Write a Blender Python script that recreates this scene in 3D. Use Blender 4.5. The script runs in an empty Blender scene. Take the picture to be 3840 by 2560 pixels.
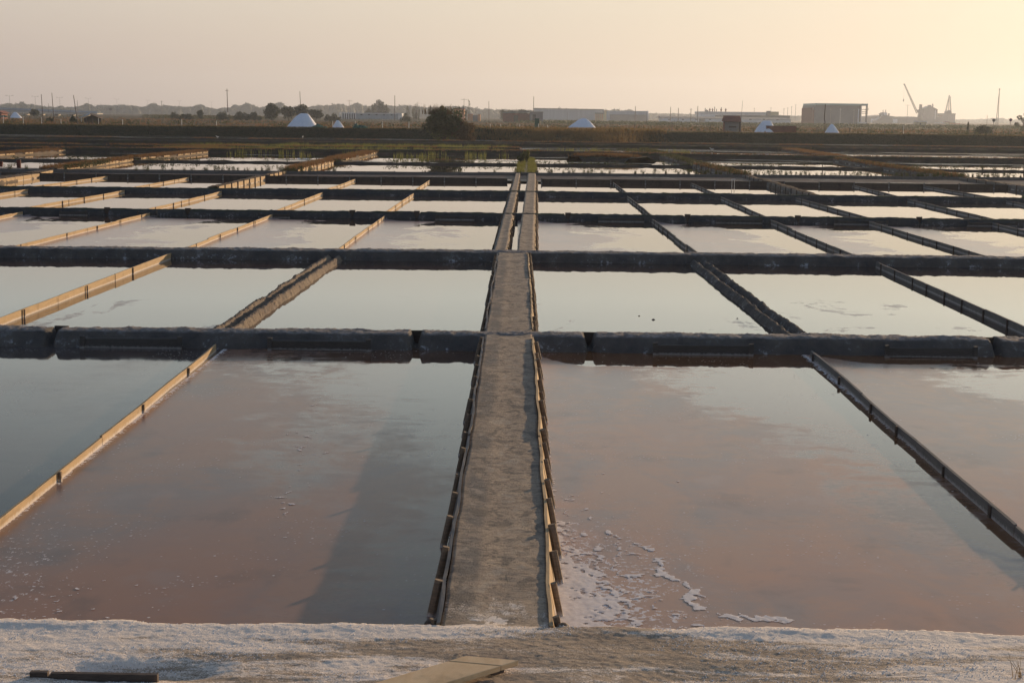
import bpy, math, random
import numpy as np
from mathutils import Vector, Matrix

# ------------------------------------------------------------------ camera
S = bpy.context.scene
F_PX, W_PX, H_PX, CAM_H = 5600.0, 3840.0, 2560.0, 2.6
VX, VY, SLOPE = 1946.0, 437.0, 0.0117
def _cam_matrix():
    fy = Vector(((VX-W_PX/2)/F_PX, -(VY-H_PX/2)/F_PX, -1)).normalized()
    p2 = Vector(((VX+1000-W_PX/2)/F_PX, -(VY+1000*SLOPE-H_PX/2)/F_PX, -1))
    up = p2.cross(fy).normalized()
    if up.y < 0: up = -up
    rt = fy.cross(up)
    return Matrix((rt, fy, up))
MC = _cam_matrix()
cam_d = bpy.data.cameras.new("camera"); cam = bpy.data.objects.new("camera", cam_d)
S.collection.objects.link(cam); S.camera = cam
cam_d.sensor_width = 36.0; cam_d.lens = 36.0*F_PX/W_PX
cam_d.clip_start = 0.1; cam_d.clip_end = 20000
mw = MC.to_4x4(); mw.translation = (0, 0, CAM_H); cam.matrix_world = mw
S.render.resolution_x, S.render.resolution_y = 1024, 682

def W(u, v, z=0.0):
    r = MC @ Vector(((u-W_PX/2)/F_PX, -(v-H_PX/2)/F_PX, -1)); t = (z-CAM_H)/r.z
    return r.x*t, r.y*t
def X(u, d):
    return (u-VX)*d/F_PX
def Z(u, v, d):
    return CAM_H-(v-(VY+SLOPE*(u-VX)))*d/F_PX

# ------------------------------------------------------------------ sky, sun
SUN_EL, SUN_AZ = math.radians(8.0), math.radians(35.0)      # azimuth to the right of +Y
SKY_STRENGTH, SUN_STRENGTH = 0.10, 5.0
world = bpy.data.worlds.new("World"); S.world = world; world.use_nodes = True
wn, wl = world.node_tree.nodes, world.node_tree.links
for n in list(wn): wn.remove(n)
sky = wn.new('ShaderNodeTexSky'); sky.sky_type = 'NISHITA'; sky.sun_disc = False
sky.sun_elevation = SUN_EL; sky.sun_rotation = SUN_AZ
sky.altitude = 0; sky.air_density = 1.0; sky.dust_density = 2.5; sky.ozone_density = 1.6
bg = wn.new('ShaderNodeBackground'); bg.inputs[1].default_value = 1.0
wo = wn.new('ShaderNodeOutputWorld')
# hazy evening air over the clear-sky model: colour by height above the horizon, brighter toward the sun
tcw = wn.new('ShaderNodeTexCoord'); nrm = wn.new('ShaderNodeVectorMath'); nrm.operation = 'NORMALIZE'
wl.new(tcw.outputs['Generated'], nrm.inputs[0])
sepw = wn.new('ShaderNodeSeparateXYZ'); wl.new(nrm.outputs[0], sepw.inputs[0])
def sky_ramp(stops):
    r = wn.new('ShaderNodeValToRGB'); r.color_ramp.interpolation = 'LINEAR'; el = r.color_ramp.elements
    for i, (p, c) in enumerate(stops):
        e = el[i] if i < 2 else el.new(p)
        e.position = p; e.color = (*[q/1.4 for q in c], 1)
    return r
absz = wn.new('ShaderNodeMath'); absz.operation = 'ABSOLUTE'; wl.new(sepw.outputs[2], absz.inputs[0])
r_away = sky_ramp([(0.0, (.45, .362, .335)), (.035, (.53, .43, .375)), (.085, (.63, .56, .475)), (.12, (.70, .73, .68)), (.18, (.50, .56, .56)),
                   (.25, (.31, .38, .41)), (.4, (.18, .24, .30)), (.7, (.14, .19, .28)), (1.0, (.10, .15, .24))])
r_sun = sky_ramp([(0.0, (.84, .66, .48)), (.035, (.86, .70, .515)), (.085, (.86, .745, .565)), (.12, (1.12, 1.09, .91)), (.18, (1.0, 1.06, .98)),
                  (.25, (.66, .73, .73)), (.4, (.28, .34, .40)), (.7, (.18, .23, .31)), (1.0, (.12, .17, .25))])
for r in (r_away, r_sun): wl.new(absz.outputs[0], r.inputs[0])
dt = wn.new('ShaderNodeVectorMath'); dt.operation = 'DOT_PRODUCT'; dt.inputs[1].default_value = (math.sin(SUN_AZ), math.cos(SUN_AZ), 0.08)
wl.new(nrm.outputs[0], dt.inputs[0])
ac = wn.new('ShaderNodeMath'); ac.operation = 'ARCCOSINE'; ac.use_clamp = False; wl.new(dt.outputs['Value'], ac.inputs[0])
gl = wn.new('ShaderNodeMapRange'); gl.inputs[1].default_value = math.radians(58); gl.inputs[2].default_value = math.radians(14)
gl.inputs[3].default_value = 0.0; gl.inputs[4].default_value = 1.0; wl.new(ac.outputs[0], gl.inputs[0])
azm = wn.new('ShaderNodeMix'); azm.data_type = 'RGBA'; wl.new(gl.outputs[0], azm.inputs[0]); wl.new(r_away.outputs[0], azm.inputs[6]); wl.new(r_sun.outputs[0], azm.inputs[7])
bk = wn.new('ShaderNodeMapRange'); bk.interpolation_type = 'SMOOTHSTEP'; bk.inputs[1].default_value = math.radians(60); bk.inputs[2].default_value = math.radians(150)
wl.new(ac.outputs[0], bk.inputs[0])
tint = wn.new('ShaderNodeMix'); tint.data_type = 'RGBA'; wl.new(bk.outputs[0], tint.inputs[0])
tint.inputs[6].default_value = (1.4, 1.4, 1.4, 1); tint.inputs[7].default_value = (0.78, 0.90, 1.15, 1)
mulc = wn.new('ShaderNodeMix'); mulc.data_type = 'RGBA'; mulc.blend_type = 'MULTIPLY'; mulc.inputs[0].default_value = 1.0
wl.new(azm.outputs[2], mulc.inputs[6]); wl.new(tint.outputs[2], mulc.inputs[7])
nsc = wn.new('ShaderNodeMix'); nsc.data_type = 'RGBA'; nsc.blend_type = 'MULTIPLY'; nsc.inputs[0].default_value = 1.0
k_ = SKY_STRENGTH*0.06; wl.new(sky.outputs[0], nsc.inputs[6]); nsc.inputs[7].default_value = (k_, k_, k_, 1)
addc = wn.new('ShaderNodeMix'); addc.data_type = 'RGBA'; addc.blend_type = 'ADD'; addc.inputs[0].default_value = 1.0
wl.new(mulc.outputs[2], addc.inputs[6]); wl.new(nsc.outputs[2], addc.inputs[7])
wl.new(addc.outputs[2], bg.inputs[0]); wl.new(bg.outputs[0], wo.inputs[0])
sd = bpy.data.lights.new("sun", 'SUN'); sun = bpy.data.objects.new("sun", sd); S.collection.objects.link(sun)
sd.energy = SUN_STRENGTH; sd.angle = math.radians(0.6); sd.color = (1.0, 0.70, 0.42)
to_sun = Vector((math.sin(SUN_AZ)*math.cos(SUN_EL), math.cos(SUN_AZ)*math.cos(SUN_EL), math.sin(SUN_EL)))
sun.rotation_euler = (-to_sun).to_track_quat('-Z', 'Y').to_euler()
S.view_settings.view_transform = 'Standard'; S.view_settings.look = 'None'
S.view_settings.exposure = 0.06; S.view_settings.gamma = 1.0
S.render.engine = 'CYCLES'
S.cycles.max_bounces = 6; S.cycles.volume_bounces = 0

# ------------------------------------------------------------------ helpers
RNG = np.random.default_rng(7); random.seed(7)
COL = S.collection

def _hash(ix, iy, seed):
    n = (ix.astype(np.int64)*374761393 + iy.astype(np.int64)*668265263 + seed*974634777) & 0x7fffffff
    n = ((n ^ (n >> 13))*1274126177) & 0x7fffffff
    return ((n ^ (n >> 16)) & 0xffff)/65535.0
def vnoise(x, y, seed=0):
    x = np.asarray(x, float); y = np.asarray(y, float)
    ix, iy = np.floor(x), np.floor(y); fx, fy = x-ix, y-iy
    fx, fy = fx*fx*(3-2*fx), fy*fy*(3-2*fy)
    a, b = _hash(ix, iy, seed), _hash(ix+1, iy, seed); c, d = _hash(ix, iy+1, seed), _hash(ix+1, iy+1, seed)
    return (a*(1-fx)+b*fx)*(1-fy)+(c*(1-fx)+d*fx)*fy-0.5
def fbm(x, y, seed=0, oct=4):
    s, a = 0, 1.0
    for o in range(oct):
        s = s+a*vnoise(np.asarray(x)*2**o+17.3*o, np.asarray(y)*2**o-9.1*o, seed+o); a *= 0.5
    return s
def sstep(a, b, x):
    t = np.clip((np.asarray(x, float)-a)/(b-a), 0, 1); return t*t*(3-2*t)

def tag(o, label=None, cat=None, group=None, kind=None):
    if label: o['label'] = label
    if cat: o['category'] = cat
    if group: o['group'] = group
    if kind: o['kind'] = kind
    return o
def link_mesh(name, me, mat, parent=None):
    o = bpy.data.objects.new(name, me); COL.objects.link(o)
    if mat is not None:
        for m in (mat if isinstance(mat, (list, tuple)) else [mat]): me.materials.append(m)
    if parent is not None: o.parent = parent
    return o
def obj_from(name, V, Fc, mat, parent=None, smooth=False, midx=None):
    me = bpy.data.meshes.new(name)
    V = np.asarray(V, dtype=np.float32); Fc = [f for f in Fc] if not isinstance(Fc, np.ndarray) else Fc
    if isinstance(Fc, np.ndarray):
        n, k = Fc.shape
        me.vertices.add(len(V)); me.vertices.foreach_set('co', V.ravel())
        me.loops.add(n*k); me.loops.foreach_set('vertex_index', Fc.astype(np.int32).ravel())
        me.polygons.add(n); me.polygons.foreach_set('loop_start', np.arange(0, n*k, k, dtype=np.int32))
        me.polygons.foreach_set('loop_total', np.full(n, k, dtype=np.int32))
    else:
        me.from_pydata(V.tolist(), [], Fc)
    me.update(calc_edges=True); me.validate()
    if smooth: me.polygons.foreach_set('use_smooth', np.ones(len(me.polygons), dtype=bool))
    o = link_mesh(name, me, mat, parent)
    if midx is not None: me.polygons.foreach_set('material_index', np.asarray(midx, dtype=np.int32))
    return o
def empty(name, loc=(0, 0, 0), rz=0.0):
    o = bpy.data.objects.new(name, None); COL.objects.link(o); o.location = loc; o.rotation_euler = (0, 0, rz)
    o.empty_display_size = 0.2
    return o
def copy_tree(o, parent=None):
    c = o.copy(); COL.objects.link(c); c.parent = parent
    for ch in o.children: copy_tree(ch, c)
    return c

class MB:
    def __init__(s): s.v = []; s.f = []
    def add(s, V, Fc):
        b = len(s.v); s.v += [tuple(p) for p in V]; s.f += [tuple(i+b for i in f) for f in Fc]; return s
    def box(s, c, size, rz=0.0, rx=0.0, ry=0.0, jit=0.0):
        h = Vector(size)/2; R = Matrix.Rotation(rz, 3, 'Z') @ Matrix.Rotation(ry, 3, 'Y') @ Matrix.Rotation(rx, 3, 'X')
        P = []
        for dz in (-1, 1):
            for dx, dy in ((-1, -1), (1, -1), (1, 1), (-1, 1)):
                q = Vector((dx*h.x, dy*h.y, dz*h.z))
                if jit: q += Vector((random.uniform(-jit, jit), random.uniform(-jit, jit), random.uniform(-jit, jit)))
                P.append(R @ q + Vector(c))
        return s.add(P, [(0, 3, 2, 1), (4, 5, 6, 7), (0, 1, 5, 4), (1, 2, 6, 5), (2, 3, 7, 6), (3, 0, 4, 7)])
    def tube(s, p0, p1, r0, r1=None, n=8, wob=0.0):
        if r1 is None: r1 = r0
        p0, p1 = Vector(p0), Vector(p1); d = (p1-p0).normalized()
        a = d.orthogonal().normalized(); b = d.cross(a)
        P = []
        for p, r in ((p0, r0), (p1, r1)):
            for k in range(n):
                t = 2*math.pi*k/n; rr = r*(1+random.uniform(-wob, wob))
                P.append(p+(a*math.cos(t)+b*math.sin(t))*rr)
        Fc = [(k, (k+1) % n, n+(k+1) % n, n+k) for k in range(n)]+[tuple(range(n-1, -1, -1)), tuple(range(n, 2*n))]
        return s.add(P, Fc)
    def lathe(s, prof, n=16, c=(0, 0, 0)):
        P = []; Fc = []
        for r, z in prof:
            for k in range(n):
                t = 2*math.pi*k/n; P.append((c[0]+r*math.cos(t), c[1]+r*math.sin(t), c[2]+z))
        for i in range(len(prof)-1):
            for k in range(n): Fc.append((i*n+k, i*n+(k+1) % n, (i+1)*n+(k+1) % n, (i+1)*n+k))
        Fc.append(tuple(range(n-1, -1, -1))); m = (len(prof)-1)*n; Fc.append(tuple(m+k for k in range(n)))
        return s.add(P, Fc)
    def prism(s, poly, y0, y1):      # polygon in xz, extruded along y
        n = len(poly)
        P = [(x, y0, z) for x, z in poly]+[(x, y1, z) for x, z in poly]
        Fc = [tuple(range(n)), tuple(range(2*n-1, n-1, -1))]+[(k, k+n, (k+1) % n+n, (k+1) % n) for k in range(n)]
        return s.add(P, Fc)
    def build(s, name, mat, parent=None, smooth=False, bevel=0.0):
        o = obj_from(name, s.v, s.f, mat, parent, smooth)
        if bevel:
            m = o.modifiers.new('bevel', 'BEVEL'); m.width = bevel; m.segments = 2; m.limit_method = 'ANGLE'
        return o

def grid(xs, ys, zfun):
    Xg, Yg = np.meshgrid(xs, ys); Zg = zfun(Xg, Yg)
    V = np.stack([Xg.ravel(), Yg.ravel(), Zg.ravel()], 1)
    nx, ny = len(xs), len(ys); i = np.arange(ny-1)[:, None]*nx+np.arange(nx-1)[None, :]
    Fc = np.stack([i, i+1, i+nx+1, i+nx], -1).reshape(-1, 4)
    return V, Fc

# ------------------------------------------------------------------ materials
MATS = {}
class NT:
    """thin wrapper to write node graphs briefly"""
    def __init__(s, name):
        s.m = bpy.data.materials.new(name); s.m.use_nodes = True; s.t = s.m.node_tree
        for n in list(s.t.nodes): s.t.nodes.remove(n)
        s.out = s.t.nodes.new('ShaderNodeOutputMaterial'); s.b = s.t.nodes.new('ShaderNodeBsdfPrincipled')
        s.t.links.new(s.b.outputs[0], s.out.inputs[0])
        s.tc = s.t.nodes.new('ShaderNodeTexCoord')
    def L(s, a, b): s.t.links.new(a, b)
    def setv(s, sock, v):
        if hasattr(v, 'node'): s.L(v, sock)
        elif v is not None:
            if isinstance(v, (tuple, list)) and len(v) == 3 and sock.type == 'RGBA': v = (*v, 1)
            sock.default_value = v
    def obj(s, scale=(1, 1, 1), loc=(0, 0, 0), src='Object'):
        mp = s.t.nodes.new('ShaderNodeMapping'); mp.inputs['Scale'].default_value = scale; mp.inputs['Location'].default_value = loc
        s.L(s.tc.outputs[src], mp.inputs[0]); return mp.outputs[0]
    def geo(s, scale=(1, 1, 1), loc=(0, 0, 0)):
        g = s.t.nodes.new('ShaderNodeNewGeometry'); mp = s.t.nodes.new('ShaderNodeMapping')
        mp.inputs['Scale'].default_value = scale; mp.inputs['Location'].default_value = loc
        s.L(g.outputs['Position'], mp.inputs[0]); return mp.outputs[0]
    def noise(s, vec, scale=1.0, det=4, rough=0.55, dist=0.0):
        n = s.t.nodes.new('ShaderNodeTexNoise'); s.L(vec, n.inputs['Vector'])
        n.inputs['Scale'].default_value = scale; n.inputs['Detail'].default_value = det
        n.inputs['Roughness'].default_value = rough; n.inputs['Distortion'].default_value = dist
        return n.outputs[0]
    def vor(s, vec, scale=1.0, feat='F1'):
        n = s.t.nodes.new('ShaderNodeTexVoronoi'); s.L(vec, n.inputs['Vector']); n.feature = feat
        n.inputs['Scale'].default_value = scale; return n.outputs['Distance']
    def math(s, op, a, b=None, c=None, clamp=False):
        n = s.t.nodes.new('ShaderNodeMath'); n.operation = op; n.use_clamp = clamp
        for i, v in enumerate((a, b, c)):
            if v is not None: s.setv(n.inputs[i], v)
        return n.outputs[0]
    def ramp(s, f, lo, hi, a=0.0, b=1.0):
        n = s.t.nodes.new('ShaderNodeMapRange'); n.interpolation_type = 'SMOOTHSTEP'
        s.setv(n.inputs[0], f); n.inputs[1].default_value = lo; n.inputs[2].default_value = hi
        n.inputs[3].default_value = a; n.inputs[4].default_value = b; return n.outputs[0]
    def mix(s, f, a, b):
        n = s.t.nodes.new('ShaderNodeMix'); n.data_type = 'RGBA'
        s.setv(n.inputs[0], f); s.setv(n.inputs[6], a); s.setv(n.inputs[7], b); return n.outputs[2]
    def sep(s, vec):
        n = s.t.nodes.new('ShaderNodeSeparateXYZ'); s.L(vec, n.inputs[0]); return n.outputs
    def bump(s, h, strength=0.3, dist=0.02):
        n = s.t.nodes.new('ShaderNodeBump'); s.setv(n.inputs['Height'], h)
        n.inputs['Strength'].default_value = strength; n.inputs['Distance'].default_value = dist
        s.L(n.outputs[0], s.b.inputs['Normal']); return n
    def fin(s, base=None, rough=None, spec=None, ior=None, metal=None):
        if base is not None: s.setv(s.b.inputs['Base Color'], base)
        if rough is not None: s.setv(s.b.inputs['Roughness'], rough)
        if spec is not None: s.setv(s.b.inputs['Specular IOR Level'], spec)
        if ior is not None: s.setv(s.b.inputs['IOR'], ior)
        if metal is not None: s.setv(s.b.inputs['Metallic'], metal)
        return s.m

def simple(name, c1, c2=None, scale=3.0, rough=0.85, bump=0.0, stretch=(1, 1, 1), spec=0.3, metal=0.0):
    if name in MATS: return MATS[name]
    t = NT(name); v = t.geo(stretch)
    n = t.noise(v, scale, 5, 0.6)
    base = t.mix(t.ramp(n, 0.35, 0.65), c1, c2 or c1)
    if bump: t.bump(n, bump, 0.03)
    MATS[name] = t.fin(base, rough, spec, metal=metal); return MATS[name]

def m_wood(name, c1, c2, salt=0.0):
    t = NT(name); v = t.geo((4, 1.0, 30)); g = t.noise(v, 3.0, 6, 0.65, 0.4)
    k = t.noise(t.geo((1, 1, 1)), 5.0, 4)
    base = t.mix(t.ramp(g, 0.3, 0.7), c1, c2); base = t.mix(t.ramp(k, 0.52, 0.7, 0, 0.5), base, tuple(c*0.5 for c in c1))
    z = t.sep(t.geo())[2]
    if salt:
        n2 = t.noise(t.geo((1, 1, 1)), 30.0, 4)
        low = t.ramp(t.math('ADD', z, t.math('MULTIPLY', n2, 0.06)), -0.155, -0.125, 1, 0)
        base = t.mix(t.math('MULTIPLY', low, salt), base, (0.62, 0.57, 0.53))
    t.bump(g, 0.35, 0.006)
    return t.fin(base, 0.8, 0.25)

def m_mud(name, c1, c2, crust=0.5, scale=1.0, veg=None, dry=0.0):
    t = NT(name); v = t.geo()
    n1 = t.noise(v, 2.2*scale, 6, 0.62); n2 = t.noise(v, 14*scale, 6, 0.7); n3 = t.noise(v, 60*scale, 3, 0.6)
    base = t.mix(t.ramp(n1, 0.35, 0.65), c1, c2)
    base = t.mix(t.ramp(n2, 0.5, 0.75, 0, 0.7), base, tuple(c*0.45 for c in c1))
    z = t.sep(v)[2]
    band = t.ramp(z, -0.19, -0.06, 1.0, 0.25)
    cr = t.math('MULTIPLY', t.ramp(t.math('ADD', n2, t.math('MULTIPLY', n1, 0.6)), 0.86, 1.02), t.math('MULTIPLY', band, crust))
    base = t.mix(cr, base, (0.55, 0.55, 0.57))
    if dry:
        nz = t.sep(t.tc.outputs['Normal'])[2]
        tp = t.math('MULTIPLY', t.ramp(nz, 0.75, 0.97), t.ramp(t.math('ADD', z, t.math('MULTIPLY', n1, 0.03)), -0.03, 0.01))
        base = t.mix(t.math('MULTIPLY', tp, dry), base, t.mix(t.ramp(n2, 0.4, 0.6), (0.20, 0.17, 0.145), (0.34, 0.31, 0.29)))
    if veg:
        nz = t.sep(t.tc.outputs['Normal'])[2]
        vg = t.math('MULTIPLY', t.ramp(n1, 0.4, 0.6), t.ramp(z, -0.07, -0.01))
        base = t.mix(vg, base, veg)
    h = t.math('ADD', t.math('MULTIPLY', n2, 0.8), t.math('MULTIPLY', n3, 0.3))
    t.bump(h, 0.7, 0.035)
    return t.fin(base, 0.9, 0.25)

def m_water(name, x0, x1, y0, y1, a=0.0, b=0.0, c=0.5, amp=1.0, nscale=1.0, mott=0.22,
            bed=(0.10, 0.050, 0.028), film=(0.30, 0.215, 0.18), film2=(0.22, 0.17, 0.155),
            salt_l=0.0, salt_r=0.0, salt_b=0.0, specks=0.0, seed=0.0, frough=0.22, soft=0.10, sx=1.0, sy=0.6, dull=0.36, farm=0.0, ior=1.36):
    """brine pan: clear mirror over a brown bed, broken by a dull pinkish film and white salt"""
    t = NT(name); P = t.geo(); s = t.sep(P)
    lx = t.math('DIVIDE', t.math('SUBTRACT', s[0], x0), x1-x0); ly = t.math('DIVIDE', t.math('SUBTRACT', s[1], y0), y1-y0)
    v = t.geo((sx, sy, 1), (seed, seed*0.7, seed))
    n1 = t.noise(v, 0.55*nscale, 5, 0.6, 0.6); nf = t.noise(v, 7.0, 4, 0.6, 0.3)
    f = t.math('ADD', t.math('MULTIPLY', t.math('SUBTRACT', n1, 0.5), amp*2.2),
               t.math('ADD', t.math('MULTIPLY', lx, a), t.math('ADD', t.math('MULTIPLY', ly, b), c)))
    nf2 = t.noise(t.geo((0.9, 2.2, 1), (seed, 0, 5)), 3.0, 6, 0.72, 0.4)
    f = t.math('ADD', f, t.math('MULTIPLY', t.math('SUBTRACT', nf2, 0.5), mott*2.0)); f = t.math('ADD', f, t.math('MULTIPLY', t.math('SUBTRACT', nf, 0.5), mott))
    if farm: f = t.math('SUBTRACT', f, t.math('MULTIPLY', t.math('MULTIPLY', t.ramp(t.math('ADD', ly, t.math('MULTIPLY', t.math('SUBTRACT', n1, 0.5), 0.12)), 0.915, 0.935), t.ramp(t.math('ADD', lx, t.math('MULTIPLY', t.math('SUBTRACT', ly, 0.97), 2.0)), 0.0, 0.12)), farm))
    film_f = t.ramp(f, 0.5-soft, 0.5+soft)                      # 1 = dull film
    n3 = t.noise(t.geo((1, 0.5, 1), (seed, 3, 0)), 1.6, 5, 0.6, 0.5)
    n4 = t.noise(t.geo((1, 0.7, 1), (3, seed, 0)), 0.45, 3, 0.5)
    fcol = t.mix(t.ramp(t.math('ADD', t.math('MULTIPLY', n3, 0.7), t.math('MULTIPLY', nf2, 0.3)), 0.40, 0.60), film, film2)
    fcol = t.mix(t.ramp(n4, 0.42, 0.62, 0, 0.6), fcol, tuple(q*r for q, r in zip(film, (1.12, 0.93, 0.82))))
    if specks:
        smu = t.noise(t.geo((1.0, 0.8, 1), (seed*2, 1, 0)), 1.7, 4, 0.6, 0.2)
        fcol = t.mix(t.ramp(smu, 0.54, 0.74, 0, 0.4), fcol, tuple(q*0.5 for q in film2)); fcol = t.mix(t.ramp(smu, 0.46, 0.28, 0, 0.35), fcol, tuple(min(1, q*1.35) for q in film2))
    base = t.mix(film_f, bed, fcol)
    # salt: strands and flecks
    d = t.geo((1, 1, 1), (0, seed, 0))
    warp = t.noise(d, 2.6, 6, 0.68, 1.3); fine = t.noise(d, 26.0, 4, 0.7, 0.5)
    rid = t.math('SUBTRACT', 1.0, t.math('MULTIPLY', t.math('ABSOLUTE', t.math('SUBTRACT', warp, 0.5)), 6.0), clamp=True)
    def edge(coord, dist):                  # 1 at the edge -> 0 at dist (metres)
        return t.ramp(coord, 0.0, dist, 1, 0)
    dl = t.math('SUBTRACT', s[0], x0); dr = t.math('SUBTRACT', x1, s[0]); db = t.math('SUBTRACT', s[1], y0)
    dens = t.math('MULTIPLY', edge(dl, 0.10), min(1, salt_l*2))
    wide = t.math('MULTIPLY', t.math('MULTIPLY', edge(dl, 1.5), edge(db, 5.0)), salt_l)
    bott = t.math('MULTIPLY', edge(db, 0.42), salt_b)
    rg = t.math('MULTIPLY', edge(dr, 0.07), salt_r)
    dens = t.math('MAXIMUM', t.math('MAXIMUM', dens, wide), t.math('MAXIMUM', bott, rg))
    sm = t.math('ADD', t.math('MULTIPLY', rid, 0.5), t.math('MULTIPLY', t.ramp(fine, 0.3, 0.7), 0.5))
    saltm = t.ramp(t.math('SUBTRACT', sm, t.math('SUBTRACT', 1.0, t.math('MULTIPLY', dens, 0.55))), 0.0, 0.08)
    if specks:
        vo = t.vor(t.geo((1, 1, 1), (seed, 0, 0)), 9.0); msk = t.noise(t.geo((1, 1, 1), (0, 0, seed)), 1.1, 3)
        sp = t.math('MULTIPLY', t.ramp(vo, 0.05, 0.10, 1, 0), t.ramp(msk, 0.56-0.1*specks, 0.66-0.1*specks))
        vo2 = t.vor(t.geo((0.7, 1, 1), (0, seed, 0)), 24.0); sp2 = t.math('MULTIPLY', t.ramp(vo2, 0.10, 0.17, 1, 0), t.ramp(msk, 0.52, 0.66))
        saltm = t.math('MAXIMUM', saltm, t.math('MAXIMUM', t.math('MULTIPLY', sp, 0.8), t.math('MULTIPLY', sp2, 0.7)))
    base = t.mix(saltm, base, (0.78, 0.73, 0.70))
    r = t.math('ADD', t.math('MULTIPLY', film_f, frough), 0.015)
    r = t.math('ADD', r, t.math('MULTIPLY', saltm, 0.5), clamp=True)
    h = t.math('ADD', t.math('MULTIPLY', saltm, 1.0), t.math('MULTIPLY', t.math('MULTIPLY', nf, film_f), 0.02))
    t.bump(h, 0.2, 0.004)
    lev = t.math('SUBTRACT', 0.5, t.math('MULTIPLY', film_f, dull)); lev = t.math('MAXIMUM', t.math('SUBTRACT', lev, t.math('MULTIPLY', saltm, 0.4)), 0.03)
    return t.fin(base, r, lev, ior)

M = MATS
M['lit_wood'] = m_wood('sunlit_timber', (0.50, 0.36, 0.20), (0.36, 0.25, 0.14), 0.8)  # warm sunlight put into the wood colour, for boards facing right
M['grey_shaded_wood'] = m_wood('grey_shaded_timber', (0.22, 0.20, 0.18), (0.13, 0.12, 0.11), 0.6)  # shade put into the colour of left-facing boards; rims are plain grey
M['stake'] = m_wood('stake_wood', (0.28, 0.20, 0.13), (0.14, 0.10, 0.07), 0.7)
M['old_board'] = m_wood('old_board', (0.10, 0.088, 0.078), (0.075, 0.065, 0.058), 0.4)
M['plank_new'] = m_wood('pale_plank', (0.88, 0.62, 0.36), (0.78, 0.52, 0.28))
M['dark_wood'] = m_wood('dark_wet_wood', (0.07, 0.05, 0.04), (0.12, 0.09, 0.07))
M['pole'] = m_wood('weathered_pole', (0.12, 0.09, 0.08), (0.20, 0.16, 0.13))
M['mud'] = m_mud('dark_mud', (0.085, 0.077, 0.072), (0.135, 0.118, 0.10), 0.85, dry=0.85)
M['mud_green'] = m_mud('mossy_mud', (0.05, 0.053, 0.056), (0.08, 0.075, 0.07), 0.4, veg=(0.035, 0.05, 0.025))
M['mud_far'] = m_mud('far_mud', (0.045, 0.038, 0.032), (0.085, 0.06, 0.04), 0.1, 0.5, veg=(0.045, 0.045, 0.02))
M['mud_lit'] = m_mud('sunlit_mud', (0.24, 0.19, 0.14), (0.17, 0.13, 0.10), 0.2)  # sunlit tone put into the mud colour, for the left ridge

# ------------------------------------------------------------------ ground, bank, water
WZ = -0.19                                     # level of the brine in every pan
def bank_front(x):
    b = np.exp(-((x-6.0)/7.5)**4)*14.0
    return 174.0-b+1.2*vnoise(x*0.12, x*0+3.3, 5)
def ground_z(x, y):
    x = np.asarray(x, float); y = np.asarray(y, float)
    f = bank_front(x); sl = 3.2+np.exp(-((x-6.0)/7.5)**4)*9
    up = sstep(0, 1, (y-f)/sl)
    dn = sstep(182, 192, y)
    z = -0.6+up*(1.47+0.10*fbm(x*0.15, y*0.15, 3))-dn*0.20
    z = z+sstep(195, 400, y)*(0.25*fbm(x*0.01, y*0.01, 9))
    return z
xs = np.unique(np.concatenate([-np.geomspace(90, 5000, 25)[::-1], np.arange(-90, 90.1, 0.8), np.geomspace(90, 5000, 25)]))
ys = np.unique(np.concatenate([[-60, -20, 4.0, 60, 120, 150], np.arange(152, 196, 0.55), np.geomspace(200, 9000, 70)]))
t = NT('dry_meadow'); Pg = t.geo(); sg = t.sep(Pg)
n1 = t.noise(t.geo((0.12, 1.0, 1)), 0.12, 6, 0.7, 0.4); n2 = t.noise(t.geo((1, 1, 1)), 1.7, 5, 0.7); n3 = t.noise(t.geo((0.05, 0.4, 1), (40, 0, 0)), 0.09, 4, 0.6)
base = t.mix(t.ramp(n1, 0.36, 0.62), (0.05, 0.04, 0.026), (0.10, 0.068, 0.038))
base = t.mix(t.ramp(n3, 0.48, 0.6), base, (0.035, 0.05, 0.024))
base = t.mix(t.ramp(n2, 0.5, 0.8, 0, 0.6), base, (0.14, 0.08, 0.035))
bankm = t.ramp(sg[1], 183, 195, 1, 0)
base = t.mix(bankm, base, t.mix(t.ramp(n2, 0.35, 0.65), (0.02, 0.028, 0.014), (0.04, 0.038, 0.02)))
t.bump(n2, 0.8, 0.3); M['meadow'] = t.fin(base, 0.95, 0.1)
V, Fc = grid(xs, ys, ground_z)
tag(obj_from('ground', V, Fc, M['meadow'], smooth=True), kind='structure')

XS3L = [-0.45, -3.63, -6.70, -10.1, -13.35, -17.5]; XS3R = [0.36, 3.65, 6.83, 9.54, 12.8, 17.0]
XS4L = [-0.35, -3.69, -6.83, -10.37, -13.8, -17.0, -21]; XS4R = [0.50, 3.78, 7.0, 9.8, 13.5, 16.9, 21]
XS5L = [-0.30, -3.76, -6.93, -10.95, -14.0, -17.5, -21.0, -26]; XS5R = [0.62, 3.98, 7.28, 10.6, 13.96, 17.2, 21.2, 26]
def water(x0, x1, y0, y1, mat, z=WZ):
    if x0 > x1: x0, x1 = x1, x0
    o = obj_from('water', [(x0, y0, z), (x1, y0, z), (x1, y1, z), (x0, y1, z)], [(0, 1, 2, 3)], mat)
    return tag(o, kind='structure')
PINK = (0.30, 0.225, 0.19); PINK2 = (0.235, 0.185, 0.17)
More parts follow.
